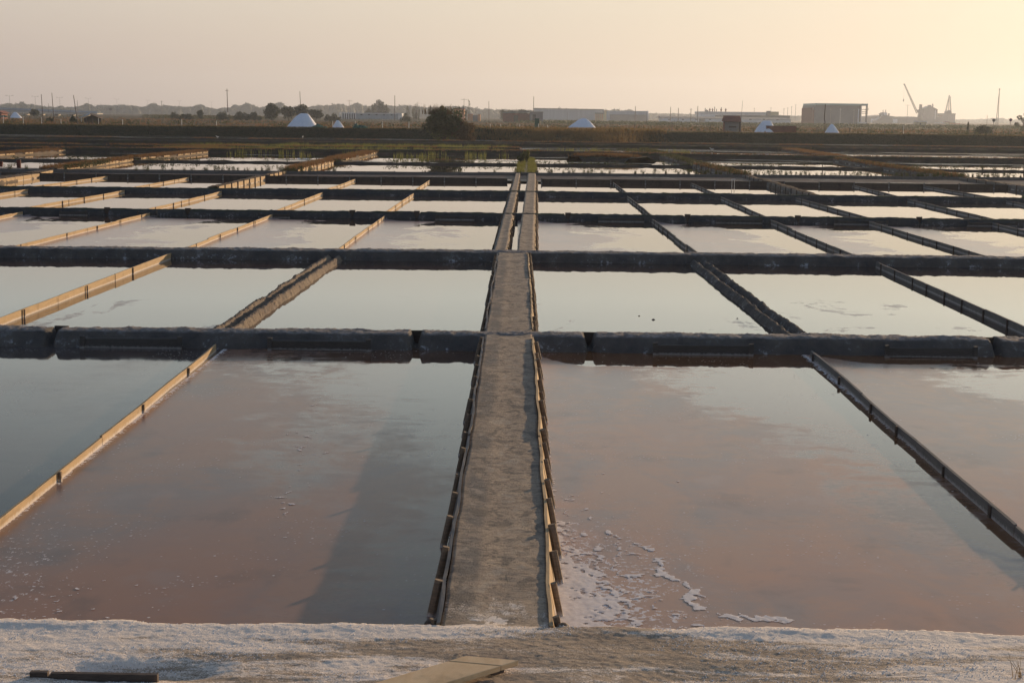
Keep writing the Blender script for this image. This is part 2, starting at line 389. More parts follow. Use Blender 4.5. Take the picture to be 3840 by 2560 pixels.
# first row, nearest the camera
water(-11, -3.5, 6.9, 18.0, m_water('brine_a', -11, -3.5, 7, 18, 0, 0, 0.42, 0.5, 0.6, mott=0.35, bed=(0.07, 0.05, 0.04), film=(0.17, 0.13, 0.12), film2=(0.13, 0.125, 0.13), salt_r=0.3, specks=0.6, seed=3.1, frough=0.12, soft=0.45))
water(-3.5, 0, 6.9, 18.0, m_water('brine_b', -3.5, -0.42, 7.42, 17.6, -0.62, -0.5, 1.25, 0.6, 0.8, mott=0.45, bed=(0.13, 0.065, 0.038), film=(0.30, 0.175, 0.12), film2=(0.22, 0.165, 0.145), salt_l=0.5, salt_b=0.7, specks=0.9, seed=11.4, frough=0.2, soft=0.22))
water(0, 3.45, 6.9, 18.0, m_water('brine_c', 0.24, 3.45, 7.42, 17.6, -0.62, -0.52, 1.24, 0.55, 0.9, mott=0.35, bed=(0.20, 0.085, 0.035), film=(0.50, 0.305, 0.205), film2=(0.37, 0.285, 0.24), salt_l=0.85, salt_b=0.8, salt_r=0.8, specks=1.0, seed=5.7, frough=0.2, soft=0.11, farm=1.2))
water(3.45, 11, 6.9, 18.0, m_water('brine_d', 3.45, 7.5, 7, 18, -0.5, -0.25, 1.1, 0.8, 0.8, mott=0.4, bed=(0.20, 0.085, 0.035), film=(0.50, 0.305, 0.205), film2=(0.38, 0.285, 0.235), salt_l=0.5, specks=0.6, seed=21.0, frough=0.2, soft=0.14, farm=0.9))
# second row
B2 = dict(bed=(0.075, 0.045, 0.035), film=(0.24, 0.20, 0.19), film2=(0.20, 0.17, 0.17), frough=0.2, soft=0.05, ior=1.42)
for i, (a_, b_) in enumerate([(-14, -6.75), (-6.75, -3.64), (-3.64, 0), (0, 3.55), (3.55, 6.8), (6.8, 14)]):
    water(a_, b_, 17.9, 29.2, m_water('brine_row_two_%d' % i, a_, b_, 18, 29, -0.12, -0.45, 0.43, 0.8, 1.3, specks=0.0, seed=31.7+7*i, **B2))
# third row: dull film on the left of every pan
def row_pans(X0, y0, y1, tag_, c, a, amp, sgn, **k):
    for i in range(len(X0)-1):
        x0, x1 = sorted((X0[i], X0[i+1]))
        water(x0 if i or sgn < 0 else 0, x1 if i or sgn > 0 else 0, y0, y1,
              m_water('brine_%s_%d' % (tag_, i), x0, x1, y0+0.2, y1-0.2, a, k.get('b', 0), c, amp, k.get('ns', 1.0), seed=50+13.7*i+sgn*3+y0,
                      bed=k.get('bed', (0.075, 0.045, 0.03)), film=k.get('film', (0.40, 0.295, 0.28)), film2=(0.35, 0.275, 0.27),
                      salt_b=0.0, frough=0.16, soft=0.05, dull=0.43, farm=0.5, ior=1.46))
row_pans(XS3L, 29.0, 40.9, 'three_left', 0.93, -0.75, 0.7, -1, b=-0.1, ns=1.2)
row_pans(XS3R, 29.0, 40.9, 'three_right', 0.93, -0.75, 0.7, 1, b=-0.1, ns=1.2)
mir = m_water('brine_clear', -30, 30, 40, 64, 0, 0, -0.25, 0.5, 0.5, bed=(0.09, 0.06, 0.045), seed=2, ior=1.55)
for Xl, y0, y1 in ((XS4L, 40.7, 53.0), (XS4R, 40.7, 53.0), (XS5L, 52.7, 64.2), (XS5R, 52.7, 64.2)):
    for i in range(len(Xl)-1):
        a_, b_ = Xl[i], Xl[i+1]
        if i == 0: a_ = 0.0
        water(a_, b_, y0, y1, mir)
flat1 = m_water('channel_mud', -30, 30, 64, 71, 0, 0, 0.75, 1.0, 1.2, bed=(0.05, 0.035, 0.03), film=(0.10, 0.062, 0.052), film2=(0.07, 0.05, 0.045), seed=4, dull=0.45, frough=0.5, sx=0.25, sy=1.2)
water(-40, 40, 64.0, 72.5, flat1, -0.13)
pond = m_water('pond_far', -45, 45, 71, 110, 0, 0, -0.1, 0.8, 0.5, ior=1.5, bed=(0.05, 0.035, 0.025), film=(0.10, 0.08, 0.06), film2=(0.08, 0.07, 0.05), seed=8, frough=0.4, sx=0.3, sy=1.0)
water(-45, 45, 70.2, 87.5, pond)
pond2 = m_water('pond_mixed', -45, 45, 86, 112, 0, 0, 0.24, 1.2, 0.5, ior=1.5, bed=(0.05, 0.035, 0.025), film=(0.06, 0.05, 0.035), film2=(0.045, 0.04, 0.03), seed=15, frough=0.5, sx=0.25, sy=0.9)
water(-60, 60, 87.5, 110.0, pond2)
flat2 = m_water('mudflat', -45, 45, 86, 112, 0, 0, 0.42, 1.3, 0.5, ior=1.5, bed=(0.08, 0.07, 0.06), film=(0.085, 0.065, 0.05), film2=(0.05, 0.042, 0.032), seed=25, frough=0.7, sx=0.2, sy=1.1)
water(-90, 90, 110.0, 176.0, flat2, -0.15)

# ------------------------------------------------------------------ mud ridges
def ridge(name, pts, wt, wb, zt, mat, zb=-0.35, step=0.08, nz=0.02, ny=0.03, notches=(), ns=9, parent=None, seed=0, rough_=0.0, flat=False):
    pts = [Vector((p[0], p[1], 0)) for p in pts]
    C = []; Nn = []
    for i in range(len(pts)-1):
        d = pts[i+1]-pts[i]; L = d.length; k = max(2, int(L/step)); dn = d.normalized(); nn = Vector((-dn.y, dn.x, 0))
        for j in range(k+(1 if i == len(pts)-2 else 0)):
            C.append(pts[i]+d*(j/k)); Nn.append(nn)
    C = np.array(C); Nn = np.array(Nn); n = len(C)
    tt = np.concatenate([[0], np.cumsum(np.linalg.norm(np.diff(C[:, :2], axis=0), axis=1))])
    prof = np.concatenate([[-1.25, -1], -1+np.linspace(0, 1, ns)[1:-1]*0.0, []])
    nf_ = 8 if flat else 4
    sv = np.concatenate([[-wb*1.15, -wb], np.linspace(-wb, -wt, nf_)[1:], np.linspace(-wt, wt, ns)[1:-1], np.linspace(wt, wb, nf_)[:-1], [wb, wb*1.15]])
    m = len(sv)
    SV = np.repeat(sv[None, :], n, 0); T = np.repeat(tt[:, None], m, 1)
    SVn = SV+ny*fbm(T*1.3, SV*0+seed, 11+seed, 4)+0.9*ny*fbm(T*5, SV*6, 31+seed, 4)
    u = np.clip((wb-np.abs(SV))/(wb-wt), 0, 1)
    u = u**0.68
    z = zb+(zt-zb)*u
    z = z+(nz*fbm(T*1.1, SV*2, 51+seed, 3)*1.1+1.6*nz*fbm(T*7, SV*9, 71+seed, 5))*(u > 0.2)
    z = z-0.014*(np.abs(SV)/wt)**2*(np.abs(SV) <= wt)*min(1, wt/0.15)
    for p, w in notches:
        z = z-(0.17*np.exp(-((C[:, 0]-p)/w)**4)[:, None]*(u > 0.01))
    z = z+RNG.normal(0, rough_, z.shape)*(u > 0.01)
    P = np.empty((n, m, 3)); P[..., 0] = C[:, 0:1]+Nn[:, 0:1]*SVn; P[..., 1] = C[:, 1:2]+Nn[:, 1:2]*SVn; P[..., 2] = z
    i = np.arange(n-1)[:, None]*m+np.arange(m-1)[None, :]
    Fc = np.stack([i, i+m, i+m+1, i+1], -1).reshape(-1, 4)
    return obj_from(name, P.reshape(-1, 3), Fc, mat, parent, smooth=not flat)

# nearest mud dyke with boards let into its front face
def recessed(d, boards, y, zlo, zhi, mat):
    for x0, x1 in boards:
        b = MB(); b.box(((x0+x1)/2, y, (zlo+zhi)/2), (x1-x0, 0.05, zhi-zlo), jit=0.008); b.build('board', M['old_board'], d)
        for x in (x0, x1):
            b = MB(); b.box((x, y-0.02, (zlo+zhi)/2+0.01), (0.05, 0.05, zhi-zlo+0.04), jit=0.006); b.build('post', M['old_board'], d)
def gates(d, xs_, y, w, z0, z1):
    for x in xs_:
        b = MB(); b.box((x, y, (z0+z1)/2), (w, 0.035, z1-z0), jit=0.004); b.build('sluice_board', M['dark_wood'], d)
NA = [-5.6, -1.22, 0.89, 5.81]
dA = ridge('mud_dyke', [(-11, 17.93), (0, 18.04), (11, 18.10)], 0.17, 0.42, 0.0, M['mud'], notches=[(x, 0.05) for x in NA], step=0.025, ny=0.05, nz=0.013, seed=1, ns=15, rough_=0.0035, flat=True)
tag(dA, 'thick dark mud dyke nearest the camera, with boards let into its front face', 'dyke', 'mud dykes across the salt pans')
recessed(dA, [(-5.18, -4.02), (-2.94, -1.76), (1.66, 2.80), (4.42, 5.47)], 17.63, -0.19, -0.075, M['grey_shaded_wood'])
gates(dA, NA, 18.20, 0.17, -0.25, -0.015)
dB = ridge('mud_dyke', [(-16, 28.65), (0, 29.2), (16, 29.05)], 0.24, 0.42, 0.0, M['mud'], step=0.04, ny=0.06, nz=0.014, seed=2, ns=13, rough_=0.005, flat=True)
tag(dB, 'plain dark mud dyke, second from the camera, with a pale flat top and no boards', 'dyke', 'mud dykes across the salt pans')
NC = [-14.2, -11.2, -9.0, -4.51, -2.75, 1.37, 4.63, 7.63, 10.94]
dC = ridge('mud_dyke', [(-19, 40.8), (0, 40.85), (19, 40.75)], 0.12, 0.26, -0.01, M['mud_green'], notches=[(x, 0.055) for x in NC], step=0.06, ny=0.06, nz=0.013, seed=3, rough_=0.005)
tag(dC, 'low mossy mud dyke, third from the camera, broken by small dark sluices', 'dyke', 'mud dykes across the salt pans')
gates(dC, NC, 40.78, 0.16, -0.22, 0.025)
recessed(dC, [(-12.4, -11.7), (-10.3, -9.8), (-7.0, -6.2), (-2.2, -1.2), (2.2, 3.4), (5.4, 6.6), (8.6, 10.0), (12.2, 13.5)], 40.52, -0.19, -0.09, M['grey_shaded_wood'])
dD = ridge('mud_dyke', [(-24, 51.9), (0, 53.0), (24, 52.3)], 0.16, 0.34, 0.0, M['mud_green'], step=0.08, ny=0.07, nz=0.013, seed=4, rough_=0.006)
tag(dD, 'mossy mud dyke, fourth from the camera, in front of the plank-walled mud channel', 'dyke', 'mud dykes across the salt pans')
for s_, (pts, wt, wb, zt, lab) in enumerate([
    ([(-45, 82.5), (-14, 86.1), (0, 87), (15, 87.3), (45, 83.5)], 0.3, 0.6, -0.10, 'long low earth ridge fringed with dark shrubs, nearest behind the plank-walled channel'),
    ([(-60, 102), (-30, 104.2), (0, 110.5), (18, 106), (60, 102)], 0.45, 0.8, 0.12, 'dark earth ridge across the far pans behind the reed-grown water'),
    ([(-80, 127), (-42, 129.4), (0, 137), (37, 135), (80, 131)], 0.5, 0.9, 0.18, 'farthest low earth ridge across the mud flat before the grass bank'),
    ([(-80, 147), (-42, 149), (-5, 152), (20, 151), (37, 153), (80, 148)], 0.5, 0.9, 0.10, 'thin earth line on the mud flat right below the grass bank'),
    ([(-70, 114), (-25, 116.5), (0, 122)], 0.4, 0.8, 0.1, 'earth ridge on the left between the reeds and the farthest ridge')]):
    r_ = ridge('mud_dyke', pts, wt, wb, zt, M['mud_far'], step=0.35, ny=0.25, nz=0.04, seed=6+s_)
    tag(r_, lab, 'dyke', 'mud dykes across the salt pans')
# narrow mud ridges lengthwise in the second row (a groove runs along each)
def groove_ridge(x0, x1, lab, seed):
    t0 = empty('mud_ridge', (x0, 18.4, 0)); tag(t0, lab, 'ridge', 'lengthwise mud ridges')
    for o_, nm in ((-0.10, 'bank'), (0.10, 'bank')):
        r = ridge(nm, [(o_, 0.0), (x1-x0+o_, 10.4)], 0.02, 0.105, -0.10, M['mud_lit'] if x0 < 0 else M['mud'], step=0.03, ny=0.03, nz=0.012, ns=5, parent=t0, seed=seed, zb=-0.24, rough_=0.006, flat=True)
        seed += 3
    return t0
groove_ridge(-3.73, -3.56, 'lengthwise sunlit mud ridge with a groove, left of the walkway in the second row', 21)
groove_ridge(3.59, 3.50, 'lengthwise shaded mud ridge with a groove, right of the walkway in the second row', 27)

# ------------------------------------------------------------------ walkway
def m_path(name, salted):
    t = NT(name); P = t.geo(); s = t.sep(P)
    n1 = t.noise(t.geo((1, 0.6, 1)), 2.6, 6, 0.65, 0.4); n2 = t.noise(t.geo((0.6, 1.6, 1)), 24, 6, 0.72, 0.3); n3 = t.noise(t.geo((0.8, 1.1, 1)), 120, 4, 0.8)
    base = t.mix(t.ramp(n1, 0.35, 0.65), (0.46, 0.35, 0.245), (0.36, 0.275, 0.20))
    pit = t.noise(t.geo((0.9, 1.0, 1)), 34, 5, 0.75, 0.5)
    base = t.mix(t.ramp(n2, 0.46, 0.64, 0, 0.6), base, (0.125, 0.10, 0.08)); base = t.mix(t.ramp(pit, 0.53, 0.66, 0, 0.8), base, (0.10, 0.082, 0.066))  # pits darkened in the colour, standing in for shade between lumps
    base = t.mix(t.ramp(n2, 0.42, 0.22, 0, 0.35), base, (0.42, 0.36, 0.30))
    if salted == 'front':
        xe = t.math('ABSOLUTE', t.math('ADD', s[0], -0.35))
        reg = t.ramp(xe, 0.3, 1.8)                               # sides are whiter than the middle
        far = t.ramp(s[1], 7.12, 7.38, 0.0, 0.34)
        streak = t.noise(t.geo((0.7, 3.4, 1)), 1.5, 6, 0.68, 0.5)
        f = t.math('ADD', t.math('MULTIPLY', reg, 0.16), t.math('MULTIPLY', far, t.ramp(xe, 0.1, 0.9)))
        f = t.math('ADD', f, t.math('MULTIPLY', t.math('SUBTRACT', streak, 0.5), 1.3))
        f = t.math('ADD', f, 0.17)
    else:
        side = t.math('MULTIPLY', t.ramp(t.math('ABSOLUTE', t.math('ADD', s[0], 0.27)), 0.03, 0.12, 1, 0), t.ramp(n1, 0.35, 0.6, 0.3, 0.9))
        base = t.mix(side, base, (0.15, 0.138, 0.125))
        prints = t.noise(t.geo((1, 0.7, 1), (7, 3, 0)), 6.5, 3, 0.6, 0.6)
        base = t.mix(t.ramp(prints, 0.53, 0.61, 0, 0.75), base, (0.15, 0.125, 0.10)); base = t.mix(t.ramp(prints, 0.44, 0.34, 0, 0.6), base, (0.42, 0.35, 0.27))
        near = t.ramp(s[1], 7.5, 8.3, 0.42, 0.0)
        f = t.math('ADD', near, t.math('MULTIPLY', t.math('SUBTRACT', n1, 0.62), 1.4))
    grain = t.math('ADD', t.math('MULTIPLY', n3, 0.75), t.math('MULTIPLY', n2, 0.45))
    sm = t.ramp(t.math('ADD', f, grain), 0.80, 0.94)
    base = t.mix(sm, base, (0.88, 0.76, 0.64))
    h = t.math('SUBTRACT', t.math('ADD', t.math('MULTIPLY', n2, 0.8), t.math('MULTIPLY', n3, 0.5)), t.math('MULTIPLY', pit, 1.0))
    t.bump(h, 0.7, 0.011)
    return t.fin(base, 0.85, 0.3)
M['path'] = m_path('trodden_mud', None); M['path_salt'] = m_path('salted_mud', 'front')
def walk(x0f, x1f, y0, y1, step=0.03, zo=0.012, amp=0.016, seed=0):
    n = max(8, int((x1f(y0)-x0f(y0))/step)); yv = np.arange(y0, y1+step*0.5, step)
    uu = np.linspace(0, 1, n)
    Yg = np.repeat(yv[:, None], n, 1); a = x0f(yv)[:, None]; b = x1f(yv)[:, None]
    Xg = a+(b-a)*uu[None, :]
    Zg = zo+amp*0.42*fbm(Xg*2.2, Yg*1.4, 90+seed, 2)+0.0055*fbm(Xg*20, Yg*24, 95+seed, 3)
    Zg -= 0.006*np.exp(-((uu-0.5)/0.25)**2)[None, :]
    # skirts
    P = np.stack([Xg, Yg, Zg], -1)
    Ls = np.stack([Xg[:, 0]-0.0, yv, np.full(len(yv), -0.35)], -1)[:, None, :]; Rs = np.stack([Xg[:, -1], yv, np.full(len(yv), -0.35)], -1)[:, None, :]
    P = np.concatenate([Ls, P, Rs], 1); m = n+2
    i = np.arange(len(yv)-1)[:, None]*m+np.arange(m-1)[None, :]
    Fc = np.stack([i, i+1, i+m+1, i+m], -1).reshape(-1, 4)
    o = obj_from('path', P.reshape(-1, 3), Fc, M['path'], smooth=True); return tag(o, kind='structure')
wob = lambda y, s: 0.018*fbm(y*1.4, y*0, s, 3)
walk(lambda y: -0.372+wob(y, 1), lambda y: 0.195+wob(y, 2), 7.42, 28.95, 0.025, zo=-0.012)
dr_ = lambda y: (y-30)*0.0085
walk(lambda y: -0.455+dr_(y)+wob(y, 3), lambda y: -0.215+dr_(y)*0.9+wob(y, 4)*2, 29.4, 70.4, 0.05, zo=-0.02, seed=3)
walk(lambda y: -0.005+dr_(y)*1.35+wob(y, 5), lambda y: 0.335+dr_(y)*1.4+wob(y, 6), 29.4, 70.4, 0.05, zo=-0.02, seed=6)
walk(lambda y: 0.12+(y-70)*0.006+wob(y, 7), lambda y: 0.52+(y-70)*0.005+wob(y, 8), 71.2, 108, 0.1, zo=-0.05, seed=9)
# foreground dyke top, crusted with salt
xs = np.unique(np.round(np.concatenate([np.arange(-5.2, -3, 0.03), np.arange(-3, 3, 0.011), np.arange(3, 5.2, 0.03)]), 4)); ys = np.unique(np.round(np.concatenate([np.arange(5.2, 6.4, 0.04), np.arange(6.4, 7.62, 0.011)]), 4))
def fz(x, y):
    e = 7.41+0.075*fbm(x*1.5, x*0+2, 41, 4)+0.035*fbm(x*7, x*0, 44, 4)
    drop = np.clip((y-e)/0.16, 0, 1)
    z = 0.008*fbm(x*0.7, y*1.4, 60, 2)+0.004*fbm(x*3.5, y*9, 63, 3)+0.0025*fbm(x*16, y*26, 67, 3)+0.0035*fbm(x*45, y*55, 68, 2)
    z += 0.010*np.exp(-((y-e+0.06)/0.06)**2)*(0.45+fbm(x*1.3, x*0, 70, 3))*(1-np.exp(-((x+0.1)/0.5)**4))
    hole = np.exp(-((x+1.75)/0.35)**4-((y-6.72)/0.10)**2)
    z -= 0.04*hole
    gully = np.exp(-((x-(0.95+0.6*(y-6.9)))/0.25)**2-((y-6.72)/0.13)**2); z -= 0.02*gully
    core = 1-sstep(0.02, 0.06, np.abs(x+0.09)-0.24)
    return z-0.30*drop**0.8*(1-core)-0.02*core*sstep(7.35, 7.5, y)
V, Fc = grid(xs, ys, fz)
tag(obj_from('path', V, Fc, M['path_salt'], smooth=True), kind='structure')
xs = np.arange(-60, 60.1, 1.5); ys = np.arange(-30, 5.6, 0.8)
V, Fc = grid(xs, ys, lambda x, y: -0.015+0.03*fbm(x*0.5, y*0.5, 80, 3))
tag(obj_from('path', V, Fc, M['path_salt'], smooth=True), kind='structure')
for sx_ in (-1, 1):
    V, Fc = grid(np.arange(5.1, 60, 0.6)*sx_, np.arange(5.2, 7.6, 0.3), lambda x, y: -0.01-0.3*sstep(7.35, 7.55, y))
    tag(obj_from('path', V, Fc if sx_ > 0 else Fc[:, ::-1], M['path_salt'], smooth=True), kind='structure')

# ------------------------------------------------------------------ planks and stakes
def edging(lab, xf, y0, y1, side, zt, h, sec, stake_sp, mat, lean=0.045, r=0.019, group='plank edgings of the walkways', stake_mat=None, up=0.0, st_len=None, jit=0.02, wavy=0.01):
    """boards on edge held by stakes; side +1 faces +x"""
    t0 = empty('plank_edging', (xf(y0), y0, 0)); tag(t0, lab, 'edging', group)
    ox, oy = xf(y0), y0
    y = y0
    while y < y1-0.05:
        ye = min(y+sec*random.uniform(0.85, 1.15), y1)
        if y1-ye < sec*0.3: ye = y1
        n = max(2, int((ye-y)/0.18)); P = []; Fc = []
        dz = random.uniform(-jit, jit)*0.4
        for k in range(n+1):
            yy = y+(ye-y-0.012)*k/n; xx = xf(yy)+wavy*0.5*math.sin(yy*2.1)+random.uniform(-0.002, 0.002)
            for (dx, dzz) in ((0, zt+dz), (0.020*side, zt+dz-0.002), ((0.020+lean)*side, zt-h), (lean*side, zt-h)):
                P.append((xx+dx-ox, yy-oy, dzz+random.uniform(-0.0015, 0.0015)))
        for k in range(n):
            b = k*4
            for q in range(4): Fc.append((b+q, b+(q+1) % 4, b+4+(q+1) % 4, b+4+q) if side < 0 else (b+q, b+4+q, b+4+(q+1) % 4, b+(q+1) % 4))
        Fc += [(0, 3, 2, 1), (n*4, n*4+1, n*4+2, n*4+3)]
        obj_from('board', P, Fc, mat, t0); y = ye
    if stake_sp:
        y = y0+0.08
        while y < y1:
            b = MB(); rr = r*random.uniform(0.8, 1.25); x0 = xf(y)+(0.022+rr*0.8)*side-ox
            top = zt+up+random.uniform(-0.012, 0.022); ln = lean*(top-(zt-h))/h
            sk = random.uniform(-0.02, 0.02)
            b.tube((x0+(ln+0.012)*side, y-oy+sk-random.uniform(0.0, 0.03), zt-h-0.03), (x0, y-oy-sk, top), rr*1.05, rr, 9, 0.12)
            b.build('stake', stake_mat or M['stake'], t0); y += stake_sp*random.uniform(0.85, 1.15)
    return t0
wl_ = lambda y: float(-0.372+wob(np.array(y), 1)); wr_ = lambda y: float(0.195+wob(np.array(y), 2))
edging('shaded board edging with leaning stakes, left side of the nearest walkway stretch', wl_, 7.42, 17.62, -1, 0.008, 0.24, 2.3, 0.66, M['grey_shaded_wood'], r=0.021)
edging('sunlit board edging with leaning stakes, right side of the nearest walkway stretch', wr_, 7.42, 17.62, 1, 0.008, 0.24, 2.3, 0.60, M['lit_wood'], r=0.022)
edging('shaded board edging on the left side of the walkway behind the nearest dyke', wl_, 18.35, 28.75, -1, 0.0, 0.24, 2.0, 0.75, M['grey_shaded_wood'], r=0.02, wavy=0.03)
edging('sunlit board edging with tilted stakes, right side of walkway behind the nearest dyke', wr_, 18.35, 28.75, 1, 0.0, 0.24, 2.0, 0.5, M['lit_wood'], r=0.02)
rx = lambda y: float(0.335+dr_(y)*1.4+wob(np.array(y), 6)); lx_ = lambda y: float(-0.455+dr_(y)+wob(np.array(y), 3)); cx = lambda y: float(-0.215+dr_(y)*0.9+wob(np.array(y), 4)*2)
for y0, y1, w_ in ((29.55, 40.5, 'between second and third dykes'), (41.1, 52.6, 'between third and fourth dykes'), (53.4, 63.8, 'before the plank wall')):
    edging('sunlit board edging with stakes, right of doubled walkway '+w_, rx, y0, y1, 1, -0.03, 0.2, 2.0, 0.62, M['lit_wood'], r=0.022)
    edging('low board edging left of doubled walkway '+w_, lx_, y0, y1, -1, -0.03, 0.2, 2.0, 1.1, M['grey_shaded_wood'], r=0.02)
    edging('board edging along the ditch inside the doubled walkway '+w_, cx, y0, y1, 1, -0.03, 0.2, 1.8, 0.7, M['lit_wood'], lean=0.01, r=0.018)
# small clod posts at the near corners
b = MB(); b.lathe([(0.03, -0.2), (0.032, -0.05), (0.030, 0.0), (0.012, 0.012)], 10, (0.262, 7.43, 0)); o = b.build('stump', M['stake'], None, True)
tag(o, 'short dark wooden stump at the near right corner of the walkway', 'stump')
b = MB(); b.lathe([(0.045, -0.2), (0.04, -0.06), (0.028, -0.02), (0.008, 0.0)], 9, (-0.435, 7.50, 0)); o = b.build('stump', M['dark_wood'], None, True)
tag(o, 'rotten dark stump at the near left corner of the walkway', 'stump')

ORD = ['first', 'second', 'third', 'fourth', 'fifth', 'sixth', 'seventh']
def divider(x0, x1, y0, y1, h, mat, lab, stake_sp=1.25, sec=2.3, side=-1, th=0.022):
    """low board wall between two pans"""
    t0 = empty('board_divider', (x0, y0, 0)); tag(t0, lab, 'divider', 'board dividers between the pans')
    y = y0; L = y1-y0
    xf = lambda yy: (x1-x0)*(yy-y0)/L
    while y < y1-0.05:
        ye = min(y+sec*random.uniform(0.9, 1.1), y1)
        if y1-ye < sec*0.3: ye = y1
        off = random.uniform(-0.012, 0.012); dz = random.uniform(-0.008, 0.008); bow = random.uniform(-0.012, 0.012)
        n = max(3, int((ye-y)/0.25)); P = []; Fc = []
        for k in range(n+1):
            q = k/n; yy = y+(ye-y-0.01)*q; xx = xf(yy)+off+bow*math.sin(math.pi*q)
            zt = WZ+h+dz+random.uniform(-0.002, 0.002)
            P += [(xx-th/2, yy-y0, -0.3), (xx+th/2, yy-y0, -0.3), (xx+th/2, yy-y0, zt), (xx-th/2, yy-y0, zt-0.002)]
        for k in range(n):
            b0 = k*4
            for q in range(4): Fc.append((b0+q, b0+(q+1) % 4, b0+4+(q+1) % 4, b0+4+q))
        Fc += [(3, 2, 1, 0), (n*4, n*4+1, n*4+2, n*4+3)]
        obj_from('board', P, Fc, mat, t0); y = ye
    y = y0+random.uniform(0.2, 0.7)*(stake_sp or 1)
    while stake_sp and y < y1:
        b = MB(); b.box((xf(y)+side*(th/2+0.012), y-y0, WZ+h/2-0.03), (0.02, 0.03, h+0.05+random.uniform(0, 0.02)), jit=0.004); b.build('stake', M['stake'] if side > 0 else M['dark_wood'], t0)
        y += stake_sp*random.uniform(0.8, 1.25)
    return t0
divider(-3.44, -3.56, 7.6, 17.5, 0.075, M['lit_wood'], 'golden sunlit board divider crusted with salt, left of the walkway in the nearest row', 2.5, 2.4, 1)
divider(3.39, 3.49, 7.5, 17.5, 0.085, M['grey_shaded_wood'], 'shaded grey board divider with square stakes, right of the walkway in the nearest row', 1.25, 2.4, -1)
divider(-6.76, -6.68, 18.4, 28.7, 0.11, M['lit_wood'], 'long clean sunlit board divider between the nearest and second dykes at far left', 3.0, 3.2, 1)
divider(6.72, 6.92, 18.4, 28.7, 0.11, M['grey_shaded_wood'], 'tall grey board divider with dark stakes between nearest and second dykes at right', 1.1, 3.2, -1)
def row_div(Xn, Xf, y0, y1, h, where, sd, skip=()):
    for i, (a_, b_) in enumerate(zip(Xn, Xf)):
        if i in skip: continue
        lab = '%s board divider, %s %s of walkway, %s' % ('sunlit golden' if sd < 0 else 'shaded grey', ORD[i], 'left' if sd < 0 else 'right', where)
        divider(a_, b_, y0, y1, h, M['lit_wood'] if sd < 0 else M['grey_shaded_wood'], lab, 1.3 if sd > 0 else 2.4, 2.5, 1 if sd < 0 else -1)
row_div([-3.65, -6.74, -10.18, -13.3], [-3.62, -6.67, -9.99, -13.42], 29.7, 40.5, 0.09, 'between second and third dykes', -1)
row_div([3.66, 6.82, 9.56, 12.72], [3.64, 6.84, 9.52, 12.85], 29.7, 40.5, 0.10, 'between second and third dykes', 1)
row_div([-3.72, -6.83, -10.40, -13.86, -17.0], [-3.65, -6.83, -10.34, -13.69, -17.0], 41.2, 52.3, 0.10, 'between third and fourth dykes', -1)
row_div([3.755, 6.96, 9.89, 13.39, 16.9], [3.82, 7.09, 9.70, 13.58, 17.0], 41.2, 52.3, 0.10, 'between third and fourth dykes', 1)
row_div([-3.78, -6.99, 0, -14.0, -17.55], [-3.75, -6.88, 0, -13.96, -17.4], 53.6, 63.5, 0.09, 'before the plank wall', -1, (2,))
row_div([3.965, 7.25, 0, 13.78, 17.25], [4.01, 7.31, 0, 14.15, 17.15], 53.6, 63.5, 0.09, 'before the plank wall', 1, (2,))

def plank_wall(lab, pts, zt, h, sec, mat, post=True, gap=()):
    t0 = empty('plank_wall', (pts[0][0], pts[0][1], 0)); tag(t0, lab, 'plank wall', 'plank walls across the pans')
    o0 = Vector((pts[0][0], pts[0][1], 0))
    for i in range(len(pts)-1):
        a_, b_ = Vector((*pts[i], 0)), Vector((*pts[i+1], 0)); d = b_-a_; L = d.length; n = max(1, round(L/sec)); rz = math.atan2(d.y, d.x)
        for k in range(n):
            c = a_+d*((k+0.5)/n)-o0
            if any(g0 < (c+o0).x < g1 for g0, g1 in gap): continue
            m = MB(); dz = random.uniform(-0.012, 0.012)
            m.box((c.x, c.y, zt-h/2+dz), (L/n-0.015, 0.03, h), rz+random.uniform(-0.006, 0.006), jit=0.003); m.build('board', mat, t0)
            if post:
                e = a_+d*(k/n)-o0; m = MB(); m.box((e.x, e.y-0.035, zt-h/2+0.015), (0.05, 0.04, h+0.03), rz, jit=0.004); m.build('post', M['grey_shaded_wood'], t0)
    return t0
plank_wall('dark plank wall left of walkway facing the camera on the front of the mud channel', [(-26, 63.6), (-0.45, 63.95)], -0.01, 0.25, 1.35, M['dark_wood'])
plank_wall('dark plank wall right of walkway facing the camera on the front of the mud channel', [(1.0, 63.95), (26, 63.4)], -0.01, 0.25, 1.5, M['dark_wood'])
plank_wall('low grey-topped plank rim left of walkway on the back of the mud channel', [(-30, 66.8), (-19.4, 67.8), (0.1, 70.6)], 0.0, 0.2, 1.9, M['grey_shaded_wood'], True)
plank_wall('low grey-topped plank rim right of walkway on the back of the mud channel', [(0.15, 70.6), (12, 71.3), (30, 71.9)], 0.0, 0.2, 1.9, M['grey_shaded_wood'], True)

